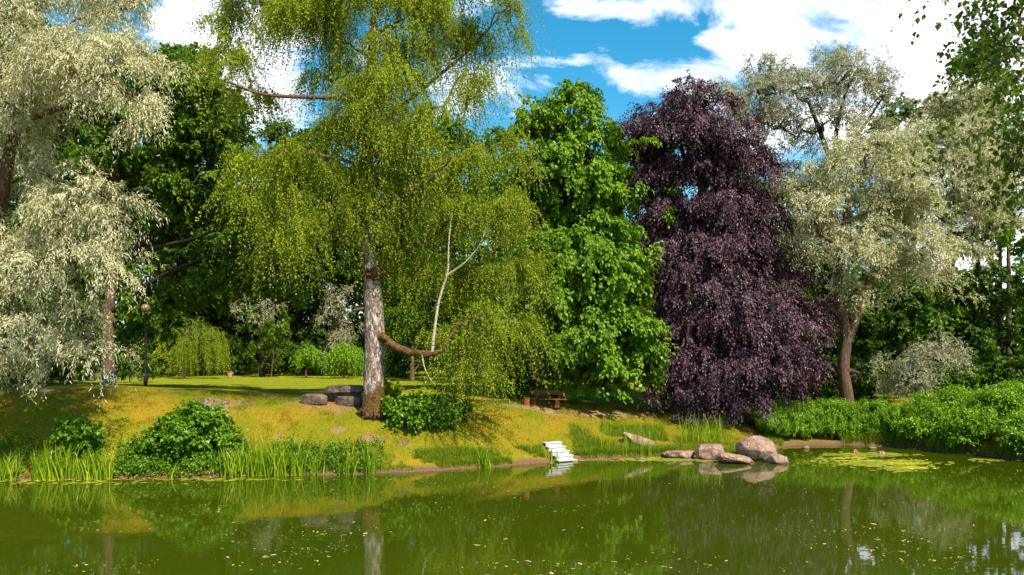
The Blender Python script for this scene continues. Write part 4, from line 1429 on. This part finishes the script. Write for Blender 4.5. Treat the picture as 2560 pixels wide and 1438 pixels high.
# ring of fire stones
gf = gp(535, 1010)
names_ = ['dark', 'grey', 'pale', 'broad', 'flat', 'brown']
for i in range(9):
    a = 6.28 * i / 9
    rr_ = random.uniform(.25, .5)
    x, y = gf[0] + rr_ * 1.1 * math.cos(a), gf[1] + rr_ * .8 * math.sin(a)
    o = lump_mesh('fire_stone', (x, y, float(ground(x, y)) + .02), (.09 + .09 * random.random(), .09, .05 + .03 * random.random()), M['pebble'], None, .3, 1.5, 4, random.random(), None, 0, 1.0, 10, .7)
    tag(o, 'grey stone in the ring of the old fire pit on the left bank', 'stone', 'fire pit stones')

# ------------------------------------------------------------------ wooden bench
g = gp(1366, 1019)
bn = root('park_bench', 'rustic brown wooden bench with a bowed backrest under the bright maple', 'bench', g, rz=-.30)
bn.scale = (1.0, 1.0, .80)


def curved_plank(L, Wd, T, bow, seg=12):
    vs, fs = [], []
    for i in range(seg + 1):
        s = i / seg * 2 - 1
        zb = bow * (1 - s * s)
        for y_, z_ in ((-T / 2, 0), (T / 2, 0), (T / 2, Wd), (-T / 2, Wd)):
            vs.append((s * L / 2, y_, z_ + zb))
    for i in range(seg):
        for j in range(4):
            a0, a1 = i * 4 + j, i * 4 + (j + 1) % 4
            fs.append((a0, a1, a1 + 4, a0 + 4))
    fs += [(3, 2, 1, 0), tuple(seg * 4 + q for q in range(4))]
    return vs, fs


mb = MB()
v0, f0 = curved_plank(1.60, .25, .06, .06)
mb.add([(x, y + .30 + (z + .62) * .18, z + .62) for x, y, z in v0], f0)
mb.build('backrest', M['wood'], bn, bevel=.012)
for yo in (-.13, .06):
    mb = MB()
    v0, f0 = curved_plank(1.74, .055, .17, .0)
    mb.add([(x + .06, y + yo, z + .43) for x, y, z in v0], f0)
    mb.build('seat_plank', M['wood'], bn, bevel=.012)
for sx in (-.52, .52):
    mb = MB()
    mb.box((sx, .0, .06), (.17, .52, .12))
    mb.box((sx, .0, .27), (.15, .28, .30), taper=(1, 1.5))
    mb.build('leg', M['wood'], bn, bevel=.015)
    mb = MB()
    mb.add([(sx - .05, .17, .38), (sx + .05, .17, .38), (sx + .05, .27, .38), (sx - .05, .27, .38), (sx - .05, .30, .80), (sx + .05, .30, .80), (sx + .05, .38, .80), (sx - .05, .38, .80)],
           [(0, 3, 2, 1), (4, 5, 6, 7), (0, 1, 5, 4), (1, 2, 6, 5), (2, 3, 7, 6), (3, 0, 4, 7)])
    mb.build('back_support', M['wood'], bn, bevel=.01)
g = gp(1316, 1014)
mb = MB()
mb.lathe([(.15, -.05), (.145, .15), (.14, .34), (.13, .36)], n=14)
o = mb.build('log_stump', M['wood'], None, g, bevel=.01)
tag(o, 'upright reddish wood block beside the left end of the bench', 'stump')

# ------------------------------------------------------------------ white steps
a_ = R(30)
cx, cy = at(1419, 1148, 30.6)[:2]
st = root('garden_steps', 'white painted wooden steps leading down the bank into the pond', 'steps', (cx, cy, .05), rz=a_)
for i in range(5):
    wd_ = .86 - .02 * i
    ty = i * .25
    tz = i * .145
    mb = MB()
    mb.box((0, ty + .10, tz), (wd_, .30, .04))
    mb.build('tread', M['white_paint'], st, bevel=.006)
    if i < 4:
        mb = MB()
        mb.box((0, ty + .235, tz + .0725), (wd_ - .06, .022, .10))
        mb.build('riser', M['white_paint'], st)
mb = MB()
for sx in (-.45, .45):
    pass

# ------------------------------------------------------------------ bin, lamp, planter
g = gp(272, 959)
g = onG(at(272, 0, 37.3)[0], 37.3)
kz = (CH - (960 - HZ) / FP * 46)
bnr = root('waste_bin', 'dark blue wheeled waste bin with a white sticker beside the brown trunk', 'bin', g, rz=-.25)
bnr.scale = (.78, .78, .78)
mb = MB()
mb.box((0, 0, .45), (.48, .52, .86), taper=(1.22, 1.18))
mb.build('body', M['bin'], bnr, bevel=.02)
mb = MB()
mb.box((0, -.01, .925), (.64, .68, .07), taper=(.9, .9))
mb.build('lid', M['bin'], bnr, bevel=.02)
mb = MB()
mb.box((.08, -.318, .66), (.26, .012, .22))
mb.build('sticker', M['sticker'], bnr)
for sx in (-.26, .26):
    mb = MB()
    vs = [(sx - .03, .25 + .1 * math.cos(q * .524), .1 + .1 * math.sin(q * .524)) for q in range(12)] + [(sx + .03, .25 + .1 * math.cos(q * .524), .1 + .1 * math.sin(q * .524)) for q in range(12)]
    mb.add(vs, [tuple(range(12)), tuple(range(23, 11, -1))] + [(q, (q + 1) % 12, 12 + (q + 1) % 12, 12 + q) for q in range(12)])
    mb.build('wheel', M['black_metal'], bnr)
YL = 37
g = onG(at(364, 0, YL)[0], YL)
lp = root('street_lamp', 'black park lamp post with an amber glass globe in the shade of the left trees', 'lamp', g)
zt = CH - (770 - HZ) / FP * YL - g[2]
mb = MB()
mb.lathe([(.09, 0), (.09, .5), (.05, .55), (.042, zt - .3), (.09, zt - .28), (.09, zt - .2)], n=14)
mb.build('post', M['black_metal'], lp, smooth=True)
mb = MB()
mb.lathe([(.20 * math.sin(q), zt - .20 * math.cos(q)) for q in np.linspace(.25, 3.05, 14)], n=20)
mb.build('globe', M['globe'], lp, smooth=True)
g = onG(at(575, 0, 62)[0], 62)
pt = root('flower_pot', 'small stone pot of orange flowers at the edge of the far lawn', 'planter', g)
mb = MB()
mb.lathe([(.16, 0), (.15, .08), (.17, .25), (.21, .36), (.19, .37)], n=16)
mb.build('pot', M['pot'], pt, smooth=True)
V_, F_, v_ = shoots(rng.normal(size=(22, 3)) * [.1, .1, .03] + [0, 0, .40], norm(rng.normal(size=(22, 3))), 3, 4, (.05, .12), (0, .3), (.5, .5, .5), (.06, .05), spread=.03)
link('flowers', mesh_np('flowers', V_, F_, M['flower'], v_), pt)


# ------------------------------------------------------------------ what floats on the pond
def discs(c, r, asp, z=.006, nside=7):
    n = len(c)
    a = np.arange(nside) / nside * 2 * np.pi
    rot = rng.random(n) * 6.28
    jj = rng.uniform(.8, 1.15, (n, nside))
    x = np.cos(a)[None] * r[:, None] * jj
    y = np.sin(a)[None] * (r * asp)[:, None] * jj
    cr, sr = np.cos(rot)[:, None], np.sin(rot)[:, None]
    V = np.stack([c[:, :1] + x * cr - y * sr, c[:, 1:2] + x * sr + y * cr, np.full((n, nside), z) + rng.uniform(0, .004, (n, 1)) + rng.uniform(0, .003, (n, nside))], -1)
    return V.reshape(-1, 3), np.arange(n * nside).reshape(n, nside), rng.random(n)


def waterpt(px, py):
    Yw = CH * FP / (py - HZ)
    return np.stack([(px - 1280) / FP * Yw, Yw], 1)


n = 7000
px = rng.uniform(-100, 2660, n)
py = 1438 + 40 - rng.random(n) ** .8 * 330
c = waterpt(px, py)
keep = (c[:, 1] < shoreY(c[:, 0]) - .15) & (vnoise(c[:, 0] * .6, c[:, 1], .9, 21) * .6 + vnoise(c[:, 0], c[:, 1], .3, 22) * .5 + rng.random(n) * .22 > .78)
c = c[keep]
V_, F_, v_ = discs(c, np.clip(rng.lognormal(-4.1, .65, len(c)), .009, .09), rng.uniform(.2, .6, len(c)), nside=6)
tag(link('floating_leaves', mesh_np('floating_leaves', V_, F_, M['debris'], v_)), 'scattered fallen leaves and seeds floating on the pond', 'floating leaves', kind='stuff')
# lily pads
cs = []
for px0, py0, sx, sy, nn in [(2170, 1137, 95, 4, 420), (2200, 1158, 110, 7, 700), (2260, 1172, 50, 5, 260), (2060, 1150, 30, 5, 50), (1680, 1150, 60, 4, 260), (1600, 1150, 50, 3, 120), (1780, 1152, 40, 3, 60), (560, 1200, 200, 3, 80), (200, 1208, 200, 4, 60), (2480, 1150, 60, 4, 60)]:
    cs.append(waterpt(px0 + rng.normal(size=nn) * sx * .55, py0 + rng.normal(size=nn) * sy * .6))
c = np.concatenate(cs)
c = c[c[:, 1] < shoreY(c[:, 0])]
V_, F_, v_ = discs(c, rng.uniform(.05, .13, len(c)), np.full(len(c), .95), nside=9)
tag(link('lily_pads', mesh_np('lily_pads', V_, F_, M['lilypad'], v_)), 'mats of small lily pads floating near the rocks and hedge', 'lily pads', kind='stuff')
# yellow algae mats
mats_ = []
for px0, py0, sx, sy in [(2170, 1153, 130, 2.6), (2250, 1160, 70, 2.5), (2290, 1171, 55, 3), (2120, 1146, 60, 1.6)]:
    mats_.append(waterpt(px0 + rng.normal(size=130) * sx * .5, py0 + rng.normal(size=130) * sy * .55))
for px0, sx in [(100, 130), (300, 120), (520, 150), (1480, 90), (1640, 60), (2440, 80), (2540, 60)]:
    xw = (px0 + rng.normal(size=30) * sx * .6 - 1280) / FP * (30 if px0 > 1000 else 26.5)
    mats_.append(np.stack([xw, shoreY(xw) - rng.uniform(.02, .5, 30)], 1))
c = np.concatenate(mats_)
V_, F_, v_ = discs(c, rng.uniform(.04, .12, len(c)), rng.uniform(.3, .6, len(c)), z=.014, nside=7)
tag(link('algae', mesh_np('algae', V_, F_, M['algae'], v_)), 'yellow algae scum floating among the lily pads and along the shore', 'algae', kind='stuff')
for px, py, lab in [(2140, 1133, 'brighter pink water lily flower on the pads before the hedge, left of two'), (2205, 1136, 'paler water lily flower on the pads before the hedge, right of two'), (1764, 1146, 'white water lily flower beside the blocky boulder')]:
    q = waterpt(np.array([px]), np.array([py]))[0]
    k_ = 26
    cl = np.zeros((6, 3)) + [0, 0, .015]
    V_, F_, v_ = shoots(cl, norm(rng.normal(size=(6, 3))), 5, 1, (.01, .02), (0, .1), (.2, .4, .4), (.10, .05), bend=(.6, .3, 0), spread=.012)
    V_[:, 2] = np.abs(V_[:, 2])
    tag(link('water_lily', mesh_np('water_lily', V_, F_, M['pink'], v_), None, (q[0], q[1], .01)), lab, 'flower', 'water lily flowers')

print('LEAVES', total)
